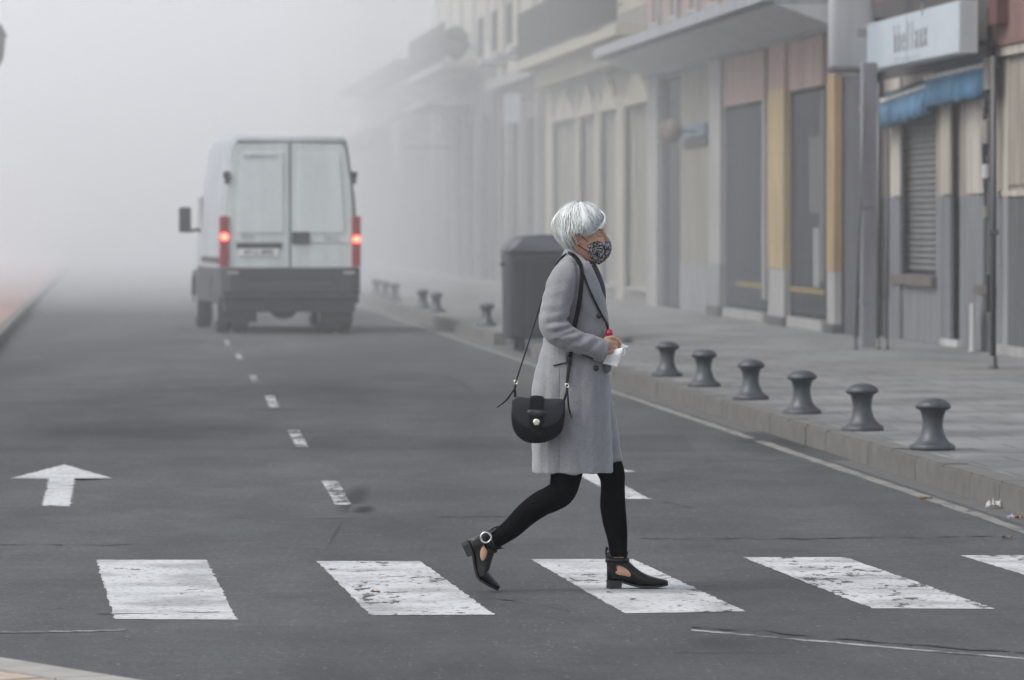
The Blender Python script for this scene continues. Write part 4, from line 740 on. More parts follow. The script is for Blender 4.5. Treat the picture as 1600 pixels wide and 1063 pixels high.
SH_F, EL_F, WR_F = P(893, 442, .15), P(905, 512, .215), P(948, 540, .02)
for a, b, c in ((SH_N, EL_N, WR_N), (SH_F, EL_F, WR_F)):
    tube(body, [a, a.lerp(b, .5), b, b.lerp(c, .5), c], [.040, .040, .036, .032, .023], 18, 4)
def leg(bm, pts, off=0, n=22): tube(bm, [P(*p[:2], p[3]) for p in pts], [(p[2]) * U + off for p in pts], n, 5)
REAR = [(893, 655, 30, -.09), (890, 700, 27.5, -.09), (885, 738, 23.5, -.088), (878, 766, 20.8, -.085), (862, 778, 19.5, -.083), (845, 786, 18.6, -.082), (823, 802, 17.2, -.08), (800, 824, 14.8, -.078), (781, 838, 12.4, -.076), (771, 846, 11.4, -.075), (762, 853, 10.8, -.075)]
FRONT = [(905, 655, 30, .085), (935, 700, 25, .09), (955, 738, 20, .09), (958.3, 762, 17.6, .09), (958.2, 790, 18.7, .09), (961, 815, 17.8, .09), (964, 833, 15.9, .09), (966, 850, 13.9, .09), (967, 864, 12.8, .09), (967, 884, 11.5, .09)]
leg(body, REAR); leg(body, FRONT)
# feet (inside the boots)
tube(body, [P(962, 896, .09), P(975, 896, .09), P(995, 903, .09), (P(1022, 910, .09))], [.030, .033, .026, .014], 16, 3, flat=1.15)
tube(body, [P(748, 848, -.075), P(755, 862, -.075), P(752, 884, -.075), P(760, 905, -.075)], [.026, .033, .026, .018], 16, 3, flat=1.1)
# hand helper: near hand closed round the bottle, far hand steadying it
def finger(bm, pts, r0, r1): tube(bm, pts, [r0 + (r1 - r0) * i / (len(pts) - 1) for i in range(len(pts))], 10, 4)
BC = P(948.5, 542, -.115)                                      # bottle axis point in the fist
tube(body, [P(939, 540, -.162), P(947, 537, -.157), P(953, 539, -.147)], [.021, .026, .021], 16, 4, flat=.62, ref=(0, .9, .1))       # palm / back of the hand on camera side
for k, (z0, z1, ln) in enumerate(((527, 531, 1.0), (534.5, 537, 1.05), (542, 544, 1.0), (549, 550.5, .85))):
    finger(body, [P(946, z0 + 1, -.155), P(955.5, z0 - .5, -.150), P(961 + 1.5 * ln, z1, -.13), P(959.5, z1 + 2.5, -.106), P(952.5, z1 + 3.5, -.094)], .0098, .0070)
finger(body, [P(944, 532, -.135), P(950, 527.5, -.108), P(957, 529, -.096), P(962, 533, -.096)], .0105, .0075)                       # thumb over the far side
tube(body, [P(948, 541, .005), P(957, 537, -.02), P(964, 535, -.045)], [.020, .023, .018], 14, 4, flat=.6)
for k, (y, e) in enumerate(((531, 553), (535, 551), (539, 548), (543, 545))):
    finger(body, [P(962, y + 1, -.045), P(967.5, y + 3, -.062 - .004 * k), P(967, y + 9 - k, -.078), P(961.5 - .5 * k, e + 1, -.088 + .006 * k)], .0092, .0064)
finger(body, [P(955, 533, -.035), P(960, 529, -.055), P(965.5, 531, -.072), P(968, 536, -.08)], .0098, .007)
bmesh.ops.recalc_face_normals(body, faces=body.faces[:])
me = bake(body, [('REMESH', dict(mode='VOXEL', voxel_size=.0034)), ('SMOOTH', dict(iterations=3, factor=.5))])
def sculpt(me, fn):
    n = len(me.vertices); co = np.empty(n * 3, np.float32); no = np.empty(n * 3, np.float32); me.vertices.foreach_get('co', co); me.vertices.foreach_get('normal', no)
    co = co.reshape(-1, 3); no = no.reshape(-1, 3); co = co + no * fn(co, no)[:, None]; me.vertices.foreach_set('co', co.ravel()); me.update()
def gb(co, p, r):
    return np.exp(-(((co - np.array(p)) / np.array(r)) ** 2).sum(1))
def face(co, no):
    d = np.zeros(len(co))
    for s in (-1, 1):
        d -= .0065 * gb(co, P(939, 367, s * .034), (.010, .018, .010)); d += .0028 * gb(co, P(938.5, 367.5, s * .034), (.008, .013, .0065)); d -= .004 * gb(co, P(926, 372, s * .07), (.02, .02, .02))
        d -= .003 * gb(co, P(901, 371, s * .09), (.006, .01, .009))
    return d
sculpt(me, face); body_o = obj('skin', me, M_skin, woman, True)
M_brow = mat('brow_dark', (.14, .075, .05), .8); M_lash = mat('lash_dark', (.012, .009, .008), .7)
bvh_body = BVHTree.FromPolygons([v.co for v in me.vertices], [p.vertices for p in me.polygons])
def hit(bvh, px, py, side=-1, off=.0, miss=None):
    o_ = P(px, py, side * 1.0); h = bvh.ray_cast(o_, Vector((0, -side, 0)))
    return (h[0] + Vector((0, side * off, 0))) if h[0] else (miss if miss is not None else P(px, py, 0))
for s in (-1, 1):
    tube(b := bmesh.new(), [hit(bvh_body, x, y, s, .0003) for x, y in ((933, 368.2), (935.5, 369.2), (938.5, 369.2), (941, 368.3))], [.0006, .0011, .0014, .0010], 6, 3); obj('eyelash', b, M_lash, woman)
    tube(b := bmesh.new(), [hit(bvh_body, x, y, s, .0) for x, y in ((929, 361.5), (934, 359.3), (939, 359.8), (941.5, 361))], [.0012, .0022, .0022, .0014], 6, 3); obj('eyebrow', b, M_brow, woman)
    tube(b := bmesh.new(), [hit(bvh_body, x, y, s, -.0009) for x, y in ((932, 365.6), (935, 364.4), (938.5, 364.8), (940.5, 366.3))], [.0007, .001, .001, .0007], 6, 3); obj('eyelid_fold', b, mat('lid_fold', (.2, .1, .07), .6) if s < 0 else bpy.data.materials['lid_fold'], woman)
# ---- tights
bm = bmesh.new(); leg(bm, REAR[:-1] + [(764, 852, 11.2, -.075)], .0035, 28); obj('tights', bm, M_black, woman, True); bm = bmesh.new(); leg(bm, FRONT[:-2] + [(967, 866, 12.6, .09)], .0035, 28); obj('tights', bm, M_black, woman, True)
# ---- blouse and necklace
bm = bmesh.new(); rowloft(bm, dense([(404, 899, 921, .045), (412, 893, 930, .055), (422, 890, 936, .065), (435, 886, 941.5, .08), (452, 882, 946, .09), (475, 882, 947, .09), (500, 882, 947, .08)]), 28); obj('blouse', bm, mat('blouse_dark', (.014, .013, .02), .7, .3, 60), woman, True)
Mpe = mat('pearl', (.6, .6, .62), .25); Mre = mat('bead_red', (.3, .03, .05), .4)
nk = obj('necklace', tube(bmesh.new(), [P(914, 405, -.05), P(921, 411, -.047), P(929, 419, -.035), (P(936, 428, -.015)), P(938, 431, .0)], [.0018] * 5, 6, 3), M_lash, woman)
for k in range(12):
    t = k / 11; p = P(916 + 21 * t, 407 + 21.5 * t ** 1.05, -.053 + .042 * t ** 1.6); obj('bead', ell(bmesh.new(), p, (.0042,) * 3, 10, 6), Mpe if k % 3 else Mre, nk, True)
# ---- coat: torso, skirt, two sleeves, one garment
cb = bmesh.new()
BODY = [(386.5, 884, 900, .050), (391, 881.5, 904, .060), (397, 879.5, 909, .068), (404, 876.5, 915, .090), (410, 872, 921, .125), (418, 865, 926, .155), (430, 859, 932, .172), (445, 856, 938.5, .178), (462, 854, 944, .178), (482, 853, 948.5, .172), (505, 852, 951, .165), (530, 849, 951.5, .165), (555, 843, 951.5, .172), (580, 836.5, 951.8, .182), (610, 830.5, 952.5, .192), (645, 830, 954, .20), (680, 831, 955.5, .205), (712, 832.5, 956.5, .21), (737.5, 832, 957.5, .215)]
rows = dense([r + (0, 2.5) for r in BODY], 3)
rs = []
for r in rows: rs.append(ring(cb, P((r[1] + r[2]) / 2, r[0], r[4]), XA, YA, (r[2] - r[1]) / 2 * U, r[3], 44, r[5]))
for r in [q for q in reversed(rows) if q[0] > 640]: rs.append(ring(cb, P((r[1] + r[2]) / 2, r[0], r[4]), XA, YA, (r[2] - r[1]) / 2 * U - .013, r[3] - .013, 44, r[5]))
skin_rings(cb, rs)
# far front panel swinging forward
bm2 = bmesh.new(); rr = []
FR = [(560, 925, 952, .12, .07), (600, 925, 954, .12, .075), (640, 925, 959, .12, .08), (680, 925, 966.5, .12, .085), (705, 925, 972.5, .12, .09), (721, 925, 976.5, .12, .09)]
for r in dense([q + (3.0,) for q in FR], 3): rr.append(ring(cb, P((r[1] + r[2]) / 2, r[0], r[4]), XA, YA, (r[2] - r[1]) / 2 * U, r[3], 32, r[5]))
for r in reversed(dense([q + (3.0,) for q in FR if q[0] > 630], 3)): rr.append(ring(cb, P((r[1] + r[2]) / 2, r[0], r[4]), XA, YA, (r[2] - r[1]) / 2 * U - .011, r[3] - .011, 32, r[5]))
skin_rings(cb, rr); bm2.free()
# sleeves: straight tubes with flared cuffs
NS = [(889, 419, 17, -.130), (880, 436, 22.5, -.165), (872, 460, 23.5, -.187), (866, 485, 22.8, -.205), (864, 507, 22.0, -.218), (876, 522, 20.5, -.219), (898, 532, 19.5, -.207), (920, 540, 18.4, -.19), (938, 546, 18.0, -.172), (944, 548, 17.6, -.166)]
tube(cb, [P(*p[:2], p[3]) for p in NS], [p[2] * U for p in NS], 26, 5, flat=.88, dome=False); ell(cb, P(*NS[0][:2], NS[0][3] + .01), (.05, .04, .05))
FS = [(889, 424, 21, .135), (890, 445, 22, .17), (897, 480, 21, .195), (905, 508, 20, .205), (920, 522, 18, .17), (935, 530, 16, .10), (944, 536, 14.5, .045)]
tube(cb, [P(*p[:2], p[3]) for p in FS], [p[2] * U for p in FS], 22, 5, flat=.9)
bmesh.ops.recalc_face_normals(cb, faces=cb.faces[:])
me = bake(cb, [('REMESH', dict(mode='VOXEL', voxel_size=.0044)), ('SMOOTH', dict(iterations=3, factor=.5))])
# folds, as ridges and valleys between picture points (x0,y0,x1,y1,width px,height mm)
FOLD = [(846, 470, 868, 462, 5, -4), (848, 478, 880, 474, 4.5, 4), (846, 487, 872, 486, 4, -4), (850, 496, 884, 488, 4, 4), (858, 503, 886, 498, 3.6, -6), (856, 511, 892, 506, 4, 5), (868, 517, 890, 510, 3, -7), (882, 500, 893, 513, 3.5, 6), (878, 524, 902, 516, 3.4, -5), (866, 526, 900, 524, 4, 4), (890, 536, 914, 523, 3.6, -4), (903, 540, 925, 527, 4.2, 4),
        (915, 549, 934, 532, 3.8, -3.5), (850, 440, 868, 425, 6, 3), (853, 452, 876, 440, 5, -3.5), (856, 462, 884, 452, 5, 3.5), (875, 425, 893, 440, 5, -3), (886, 440, 897, 470, 4, -4), (868, 432, 884, 448, 5, 2.5), (893, 486, 889, 508, 4, -5), (862, 545, 905, 560, 5, -3), (870, 534, 930, 556, 5, -4)]
SK = [(862, 560, 858, 738, 8, 5), (845, 560, 843, 738, 5, 4), (853, 560, 850, 735, 4, -6), (873, 600, 872, 738, 3.0, -2.5), (893, 580, 890, 738, 8, 5), (908, 560, 906, 738, 6, -5), (925, 575, 926, 738, 8, 5), (938, 570, 941, 738, 5, -4), (912, 470, 930, 520, 8, 3), (918, 500, 906, 530, 6, -4), (880, 640, 884, 738, 6, -3), (902, 640, 900, 738, 5, 3)]
def folds(co, no):
    x = co[:, 0] * PS + 900; y = PG - co[:, 2] * PS; d = np.zeros(len(co)); near = np.clip((-co[:, 1] - .02) / .06, 0, 1)
    slv = np.clip((-co[:, 1] - .14) / .03, 0, 1)
    for L_, w8 in ((FOLD, slv), (SK, near)):
        for x0, y0, x1, y1, wd, h in L_:
            dx, dy = x1 - x0, y1 - y0; t = np.clip(((x - x0) * dx + (y - y0) * dy) / (dx * dx + dy * dy), 0, 1); q = np.hypot(x - x0 - t * dx, y - y0 - t * dy)
            d += np.exp(-(q / wd) ** 2) * h * .001 * w8 * ((.42 if y0 < 500 else .95) if L_ is FOLD else .8)
    far = np.clip((co[:, 1]) / .05, 0, 1); d += far * .005 * np.sin(x * .25) * np.clip((y - 540) / 100, 0, 1)
    d += .0022 * np.sin(x * .11 + y * .013) * np.clip((y - 560) / 120, 0, 1)
    d += .0009 * np.sin(x * .13 - y * .21 + 2) + .0007 * np.sin(x * .3 + y * .11 + co[:, 1] * 25)
    return d
sculpt(me, folds)
me.materials.append(M_coat); me.materials.append(M_lin)
coat = obj('coat', me, None, woman, True)
n = len(me.polygons); cen = np.empty(n * 3, np.float32); nor = np.empty(n * 3, np.float32); me.polygons.foreach_get('center', cen); me.polygons.foreach_get('normal', nor); cen = cen.reshape(-1, 3); nor = nor.reshape(-1, 3)
bvh = BVHTree.FromPolygons([v.co for v in me.vertices], [p.vertices for p in me.polygons])
def decal(name, A, B, m, off=.0015, th=.004, N=30, Mn=6, parent=None, side=-1, smooth=True, dmax=None, bulge=0):
    """a strip of cloth or leather laid on the coat between two picture outlines A and B"""
    def res(L_, n_):
        q = np.array(cr([(a, b, 0) for a, b in L_], 12)); s = np.r_[0, np.cumsum(np.hypot(*np.diff(q[:, :2], axis=0).T))]; tt = np.linspace(0, s[-1], n_); return np.c_[np.interp(tt, s, q[:, 0]), np.interp(tt, s, q[:, 1])]
    a, b = res(A, N), res(B, N); g = [[None] * (Mn + 1) for _ in range(N)]
    for i in range(N):
        for j in range(Mn + 1):
            t = j / Mn; x, y = a[i] * (1 - t) + b[i] * t; h = bvh.ray_cast(P(x, y, side * 1.0), Vector((0, -side, 0))); g[i][j] = (x, y, h[0].y if h[0] else None)
    dep = np.array([[c[2] if c[2] is not None else np.nan for c in r] for r in g])
    if dmax is not None: dep = np.where(dep < dmax, np.nan, dep)
    for _ in range(60):
        bad = np.isnan(dep)
        if not bad.any(): break
        pd = np.pad(dep, 1, constant_values=np.nan); nb_ = np.stack([pd[:-2, 1:-1], pd[2:, 1:-1], pd[1:-1, :-2], pd[1:-1, 2:]]);
        with np.errstate(all='ignore'):
            import warnings; warnings.simplefilter('ignore'); mm_ = np.nanmean(nb_, axis=0)
        dep = np.where(bad, mm_, dep)
    dep = np.nan_to_num(dep, nan=-.1)
    for _ in range(2):
        pd = np.pad(dep, 1, mode='edge'); dep = np.minimum(dep, (pd[:-2, 1:-1] + pd[2:, 1:-1] + pd[1:-1, :-2] + pd[1:-1, 2:]) / 4) if side < 0 else dep
    bm = bmesh.new(); V = [[bm.verts.new(P(g[i][j][0], g[i][j][1], dep[i, j] + side * (off + bulge * math.sin(math.pi * j / Mn)))) for j in range(Mn + 1)] for i in range(N)]
    W_ = [[bm.verts.new(v.co + Vector((0, side * th, 0))) for v in r] for r in V]
    for i in range(N - 1):
        for j in range(Mn):
            bm.faces.new((W_[i][j], W_[i + 1][j], W_[i + 1][j + 1], W_[i][j + 1])); bm.faces.new((V[i][j + 1], V[i + 1][j + 1], V[i + 1][j], V[i][j]))
    for i in range(N - 1):
        for j in (0, Mn):
            bm.faces.new((V[i][j], V[i + 1][j], W_[i + 1][j], W_[i][j]) if j == 0 else (W_[i][j], W_[i + 1][j], V[i + 1][j], V[i][j]))
    for i in (0, N - 1):
        for j in range(Mn): bm.faces.new((V[i][j], W_[i][j], W_[i][j + 1], V[i][j + 1]) if i else (V[i][j + 1], W_[i][j + 1], W_[i][j], V[i][j]))
    bmesh.ops.recalc_face_normals(bm, faces=bm.faces[:]); return obj(name, bm, m, parent or woman, smooth)
T_SL = -.23
# lapel and collar, with its dark edge
decal('lapel', [(907, 414), (915, 436), (926, 462), (938, 486), (948, 505), (951.5, 517)], [(915, 408), (925, 424), (935, 444), (943.5, 466), (949.5, 490), (952, 512)], M_coat, .004, .009, 36, 8, coat)
decal('collar', [(884, 396), (890, 402), (897, 410), (903, 419), (909, 430)], [(887, 390), (897, 394.5), (906, 400), (914, 408.5), (921, 420)], M_coat, .004, .007, 26, 8, coat, bulge=.004)
decal('lapel_trim', [(905.5, 415), (913.5, 437.5), (924, 463), (935.5, 486), (946, 504), (949.5, 519)], [(907.3, 414), (915.3, 436), (926.3, 462), (938.3, 485.5), (949.5, 503), (952.5, 519)], M_leather, .003, .008, 40, 2, coat)
# far lapel: dark inner side seen beyond the opening
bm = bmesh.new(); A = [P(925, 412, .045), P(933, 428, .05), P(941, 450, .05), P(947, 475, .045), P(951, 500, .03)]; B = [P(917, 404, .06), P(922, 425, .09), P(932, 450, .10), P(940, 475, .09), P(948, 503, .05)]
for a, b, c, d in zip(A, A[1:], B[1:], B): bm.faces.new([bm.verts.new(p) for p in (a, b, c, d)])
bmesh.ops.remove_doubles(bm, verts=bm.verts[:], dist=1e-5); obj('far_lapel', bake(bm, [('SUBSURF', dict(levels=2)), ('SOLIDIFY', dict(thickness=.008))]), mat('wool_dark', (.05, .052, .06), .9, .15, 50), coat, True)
decal('pocket_flap', [(863, 556), (864.5, 569)], [(884, 553), (885, 564)], M_coat, .003, .009, 14, 10, coat)
decal('pocket_welt', [(863.5, 569.2), (864, 570.6)], [(885, 564.2), (885.5, 565.6)], M_lin, .0, .003, 3, 12, coat)
decal('cuff_tab', [(907, 551), (908, 554)], [(926, 558), (925.5, 561.5)], M_btn, .001, .004, 5, 10, coat)
decal('front_seam', [(873, 572), (872, 620), (872, 737)], [(873.8, 572), (872.8, 620), (872.8, 737)], M_coat, -.001, .0025, 30, 1, coat)
0 and decal('front_edge', [(951.5, 560), (953, 640), (956.2, 737)], [(948.5, 560), (950, 640), (953.2, 737)], M_coat, .0, .004, 30, 2, coat)
def button(px, py, r=.0125, parent=coat, m=M_btn):
    c = hit(bvh, px, py, -1, .004); bm = bmesh.new(); tube(bm, [c, c + Vector((0, -.006, 0))], [r, r * .9], 20, 1, ref=(0, 0, 1), dome=False); o = obj('button', bm, m, parent, True)
    for dx, dz in ((-1, -1), (1, -1), (-1, 1), (1, 1)): 
        q = c + Vector((dx * .003, -.0065, dz * .003)); obj('buttonhole', ell(bmesh.new(), q, (.0014, .001, .0014), 6, 4), mat('button_hole', (.08, .08, .08), .6) if 'button_hole' not in bpy.data.materials else bpy.data.materials['button_hole'], o)
button(935, 492.5); button(930.5, 574)
# sleeve end: dark opening inside the cuff
bm = bmesh.new(); rs = []; c0, c1 = P(938, 546, -.172), P(952, 549.5, -.158); t = (c1 - c0).normalized(); ay = (YA - t * YA.dot(t)).normalized(); ax = ay.cross(t)
# ---- hair
def hair():
    M_h = bpy.data.materials.new('silver_hair'); t, N, Lk = nodes(M_h); p = N['Principled BSDF']; p.inputs['Roughness'].default_value = .42; p.inputs['Specular IOR Level'].default_value = .55
    gi = N.new('ShaderNodeNewGeometry'); rp = N.new('ShaderNodeValToRGB'); e = rp.color_ramp.elements; e[0].position = 0; e[0].color = (.22, .23, .23, 1); e[1].position = 1; e[1].color = (.72, .74, .72, 1); x = rp.color_ramp.elements.new(.3); x.color = (.62, .65, .64, 1); x = rp.color_ramp.elements.new(.12); x.color = (.40, .42, .42, 1)
    at = N.new('ShaderNodeAttribute'); at.attribute_name = 'tone'; Lk.new(at.outputs['Fac'], rp.inputs[0]); Lk.new(rp.outputs[0], p.inputs['Base Color'])
    r = random.Random(11); bm = bmesh.new(); tone = []
    cx, cz = 906, 356.5; RX, RZ, RY = 39.5 * U, 37.5 * U, .094
    C0 = P(cx, cz)
    def thmax(ph):                                             # ph 0 = front, pi = back (degrees from the crown)
        a = abs(math.degrees(ph)); return float(np.interp(a, [0, 22, 38, 52, 66, 80, 90, 104, 114, 128, 180], [70, 70, 74, 82, 103, 108, 99, 101, 134, 146, 149]))
    def surf(th, ph, lift=0):
        s = math.sin(th); rx, ry, rz = (RX if math.cos(ph) > 0 else RX * .965) + lift, RY + lift, RZ + lift
        v = Vector((rx * s * math.cos(ph), ry * s * math.sin(ph), rz * math.cos(th)))
        if th > math.pi / 2:
            k = (th - math.pi / 2); v.x = v.x * (1 - .10 * k) + (-.004 * k if math.cos(ph) < 0 else 0) + .022 * k * max(0, -math.cos(ph)); v.y *= (1 - .10 * k); v.z -= .012 * k * k
        c = Vector((0, 0, 0)); return C0 + v
    # crown sits back of the top: tilt the whorl backwards
    tilt = Matrix.Rotation(R(-14), 3, 'Y')
    def pos(th, ph, lift): 
        return surf(th, ph, lift)
    # under layer
    cap = bmesh.new(); n, m_ = 56, 18; V = []
    for i in range(n):
        ph = -math.pi + 2 * math.pi * i / n; V.append([cap.verts.new(pos(.02 + (R(thmax(ph)) - .10 - .02) * j / m_, ph, -.009)) for j in range(m_ + 1)])
    for i in range(n):
        for j in range(m_): cap.faces.new((V[i][j], V[i][j + 1], V[(i + 1) % n][j + 1], V[(i + 1) % n][j]))
    cme = bake(cap, [('SOLIDIFY', dict(thickness=.004))])
    ho = obj('hair', cme, mat('hair_under', (.27, .28, .275), .6, .3, 40), woman, True)
    vc = []
    for k in range(9500):
        ph = -math.pi + 2 * math.pi * r.random(); tm = 1; layer = r.random(); t0 = R(r.choice((9, 14, 28, 45, 60))) * r.uniform(.7, 1.2); sw = r.gauss(0, .13) + (.42 * (1 if ph > .25 else -1) if abs(ph) < .9 else (-.2 * (1 if ph > 0 else -1) if abs(ph) < 2.3 else 0)); tm = R(thmax(max(-math.pi, min(math.pi, ph + sw)))) * (r.uniform(.74, 1.03) if k % 2 else r.uniform(.9, 1.04)); t0 = min(t0, tm - .5)
        lift0 = -.006 + .014 * layer + (abs(r.gauss(0, .003)) if abs(ph) > 1.9 else 0)
        clump = math.sin(ph * 13 + 1.3) * .5 + math.sin(ph * 29) * .5; ton = min(1, max(0, .5 + .32 * clump + r.gauss(0, .26) + (-.42 if r.random() < .22 else 0)))
        if math.degrees(tm) > 112 and layer < .6: ton *= .38
        nseg = 7; pts = []; rad = []; wild = k % 14 == 0 and abs(ph) > .8; wl = r.uniform(.003, .008) if wild else 0; wp = r.gauss(0, .28) if wild else 0
        wv = r.uniform(0, 6)
        for j in range(nseg + 1):
            s = j / nseg; th = t0 + (tm - t0) * s; p_ = ph + wp * s + sw * s * s + .03 * math.sin(wv + 5 * s); l = lift0 + wl * s + .004 * math.sin(math.pi * s) + (.0065 * r.random() if j == nseg else (.003 * r.random() if j == nseg - 1 else 0)) - .004 * (s > .85) * (abs(ph) > 1.2) + .0055 * clump * s + .004 * math.sin(ph * 4 + th * 5) - .010 * math.exp(-((abs(ph) - 2.45) / .16) ** 2 - ((th - 1.2) / .3) ** 2)
            pts.append(pos(th, p_, l)); rad.append(r.uniform(.0006, .0011) * (1.0 if 0 < s < .6 else .35 + 1.6 * (1 - s) * .8 if s >= .6 else .5))
        base = len(bm.verts); prev = None
        for j, q in enumerate(pts):
            tdir = (pts[min(j + 1, nseg)] - pts[max(j - 1, 0)]).normalized(); out = (q - C0).normalized(); sd = tdir.cross(out).normalized(); rr_ = rad[j]
            cur = [bm.verts.new(q + sd * rr_ * 1.5), bm.verts.new(q + out * rr_ * .9), bm.verts.new(q - sd * rr_ * 1.5)]; vc += [ton * (1 - (.68 if k % 5 < 2 else .15) * (j / nseg) ** 1.5) * (1 - .6 * math.exp(-((abs(ph) - 2.35) / .22) ** 2 - (((t0 + (tm - t0) * j / nseg) - 1.35) / .3) ** 2))] * 3  # tone also darkened over a hollow at the back: root shadows put into colour
            if prev: 
                for a in range(2): bm.faces.new((prev[a], prev[a + 1], cur[a + 1], cur[a]))
            prev = cur
    me = bpy.data.meshes.new('locks'); bm.to_mesh(me); bm.free(); at_ = me.attributes.new('tone', 'FLOAT', 'POINT'); at_.data.foreach_set('value', vc)
    lk = obj('locks', me, M_h, ho, True); tag(lk, kind='stuff')
    # long fringe strands swept over the temple
    bm = bmesh.new(); vc = []
    for k in range(46):
        f = k / 45; x0, y0 = 925 + 10 * r.random(), 325 + 5 * r.random(); side = -1 if k % 3 else 1
        p = [P(x0, y0, side * .02), P(941 + 4 * f, 333 + 2 * f, side * (.04 - .01 * f)), P(946 - 3 * f + r.gauss(0, .5), 345 + r.gauss(0, .6), side * (.055 - .012 * f)), P(940 - 10 * f * (k % 2) + r.gauss(0, .7), 354 + r.gauss(0, 1.2), side * .072), P(933 - 10 * f * (k % 2), 357 + 6 * f * (k % 2) + r.gauss(0, 1), side * .080)]
        n0 = len(bm.verts); tube(bm, p, [.0008, .0018, .0019, .0015, .0003], 5, 3, dome=False); bm.verts.index_update(); vc += [min(1, max(.25, .8 + r.gauss(0, .2)))] * (len(bm.verts) - n0)
    me = bpy.data.meshes.new('fringe'); bm.to_mesh(me); bm.free(); me.attributes.new('tone', 'FLOAT', 'POINT').data.foreach_set('value', vc); tag(obj('fringe', me, M_h, ho, True), kind='stuff')
hair()
# ---- face mask
def mask():
    m = bpy.data.materials.new('paisley_cloth'); t, N, Lk = nodes(m); p = N['Principled BSDF']; p.inputs['Roughness'].default_value = .8
    tc = N.new('ShaderNodeTexCoord'); mp = N.new('ShaderNodeMapping'); mp.inputs['Scale'].default_value = (1, .6, 1); mp.inputs['Rotation'].default_value = (0, .6, 0); Lk.new(tc.outputs['Object'], mp.inputs[0])
    wv = N.new('ShaderNodeTexNoise'); wv.inputs['Scale'].default_value = 42; wv.inputs['Detail'].default_value = 2; wv.inputs['Distortion'].default_value = 2.2; Lk.new(mp.outputs[0], wv.inputs[0])
    ab = N.new('ShaderNodeMath'); ab.operation = 'SUBTRACT'; ab.inputs[1].default_value = .5; Lk.new(wv.outputs[0], ab.inputs[0]); a2 = N.new('ShaderNodeMath'); a2.operation = 'ABSOLUTE'; Lk.new(ab.outputs[0], a2.inputs[0])
    rp = N.new('ShaderNodeValToRGB'); e = rp.color_ramp.elements; e[0].position = .018; e[0].color = (.42, .42, .43, 1); e[1].position = .042; e[1].color = (.012, .012, .014, 1); Lk.new(a2.outputs[0], rp.inputs[0])
    n2 = N.new('ShaderNodeTexNoise'); n2.inputs['Scale'].default_value = 38; Lk.new(tc.outputs['Object'], n2.inputs[0]); r2 = N.new('ShaderNodeValToRGB'); r2.color_ramp.elements[0].position = .66; r2.color_ramp.elements[1].position = .7; Lk.new(n2.outputs[0], r2.inputs[0])
    mx = N.new('ShaderNodeMix'); mx.data_type = 'RGBA'; Lk.new(r2.outputs[0], mx.inputs[0]); Lk.new(rp.outputs[0], mx.inputs[6]); mx.inputs[7].default_value = (.45, .2, .25, 1); Lk.new(mx.outputs[2], p.inputs['Base Color'])
    rows = [(377, 923, 952.2, .058, 2.0), (380, 920, 953.6, .064, 2.0), (385, 917.5, 954.8, .068, 1.9), (390, 917, 954.6, .067, 1.9), (396, 918.5, 953, .063, 1.9), (402, 921.5, 949.5, .056, 2), (407, 925, 944.5, .047, 2), (411, 929, 939, .034, 2), (413, 931.5, 935, .018, 2)]
    rows = [tuple(a) for a in cr(rows, 3)]; bm = bmesh.new(); V = []
    for py, xb, xf, hw, pw in rows:
        line = []
        for k in range(33):
            a = R(-90 + 180 * k / 32); ca, sa = math.cos(a), math.sin(a); bulge = .35 * math.sin(py * 1.1) * ca
            line.append(bm.verts.new(P(xb + (xf - xb) * ca ** .85 + bulge, py + 3.2 * (1 - ca) * (1 if py < 385 else 0) * .6 - 2.0 * (abs(sa) ** 3), hw * math.copysign(abs(sa) ** .95, sa))))
        V.append(line)
    for a, b in zip(V, V[1:]):
        for k in range(32): bm.faces.new((a[k], a[k + 1], b[k + 1], b[k]))
    mo = obj('face_mask', bake(bm, [('SOLIDIFY', dict(thickness=.0025, offset=-1))]), m, woman, True)
    for s in (-1, 1):
        obj('ear_loop', tube(bmesh.new(), [P(923, 380, s * .062), P(914, 374.5, s * .077), P(905, 366, s * .083), P(897, 362.5, s * .083)], [.0013] * 4, 6, 4), M_lash, mo); obj('ear_loop', tube(bmesh.new(), [P(920, 394, s * .062), P(910, 388, s * .071), P(902, 382.5, s * .077), P(896, 376, s * .083)], [.0016] * 4, 6, 4), M_lash, mo)
mask()
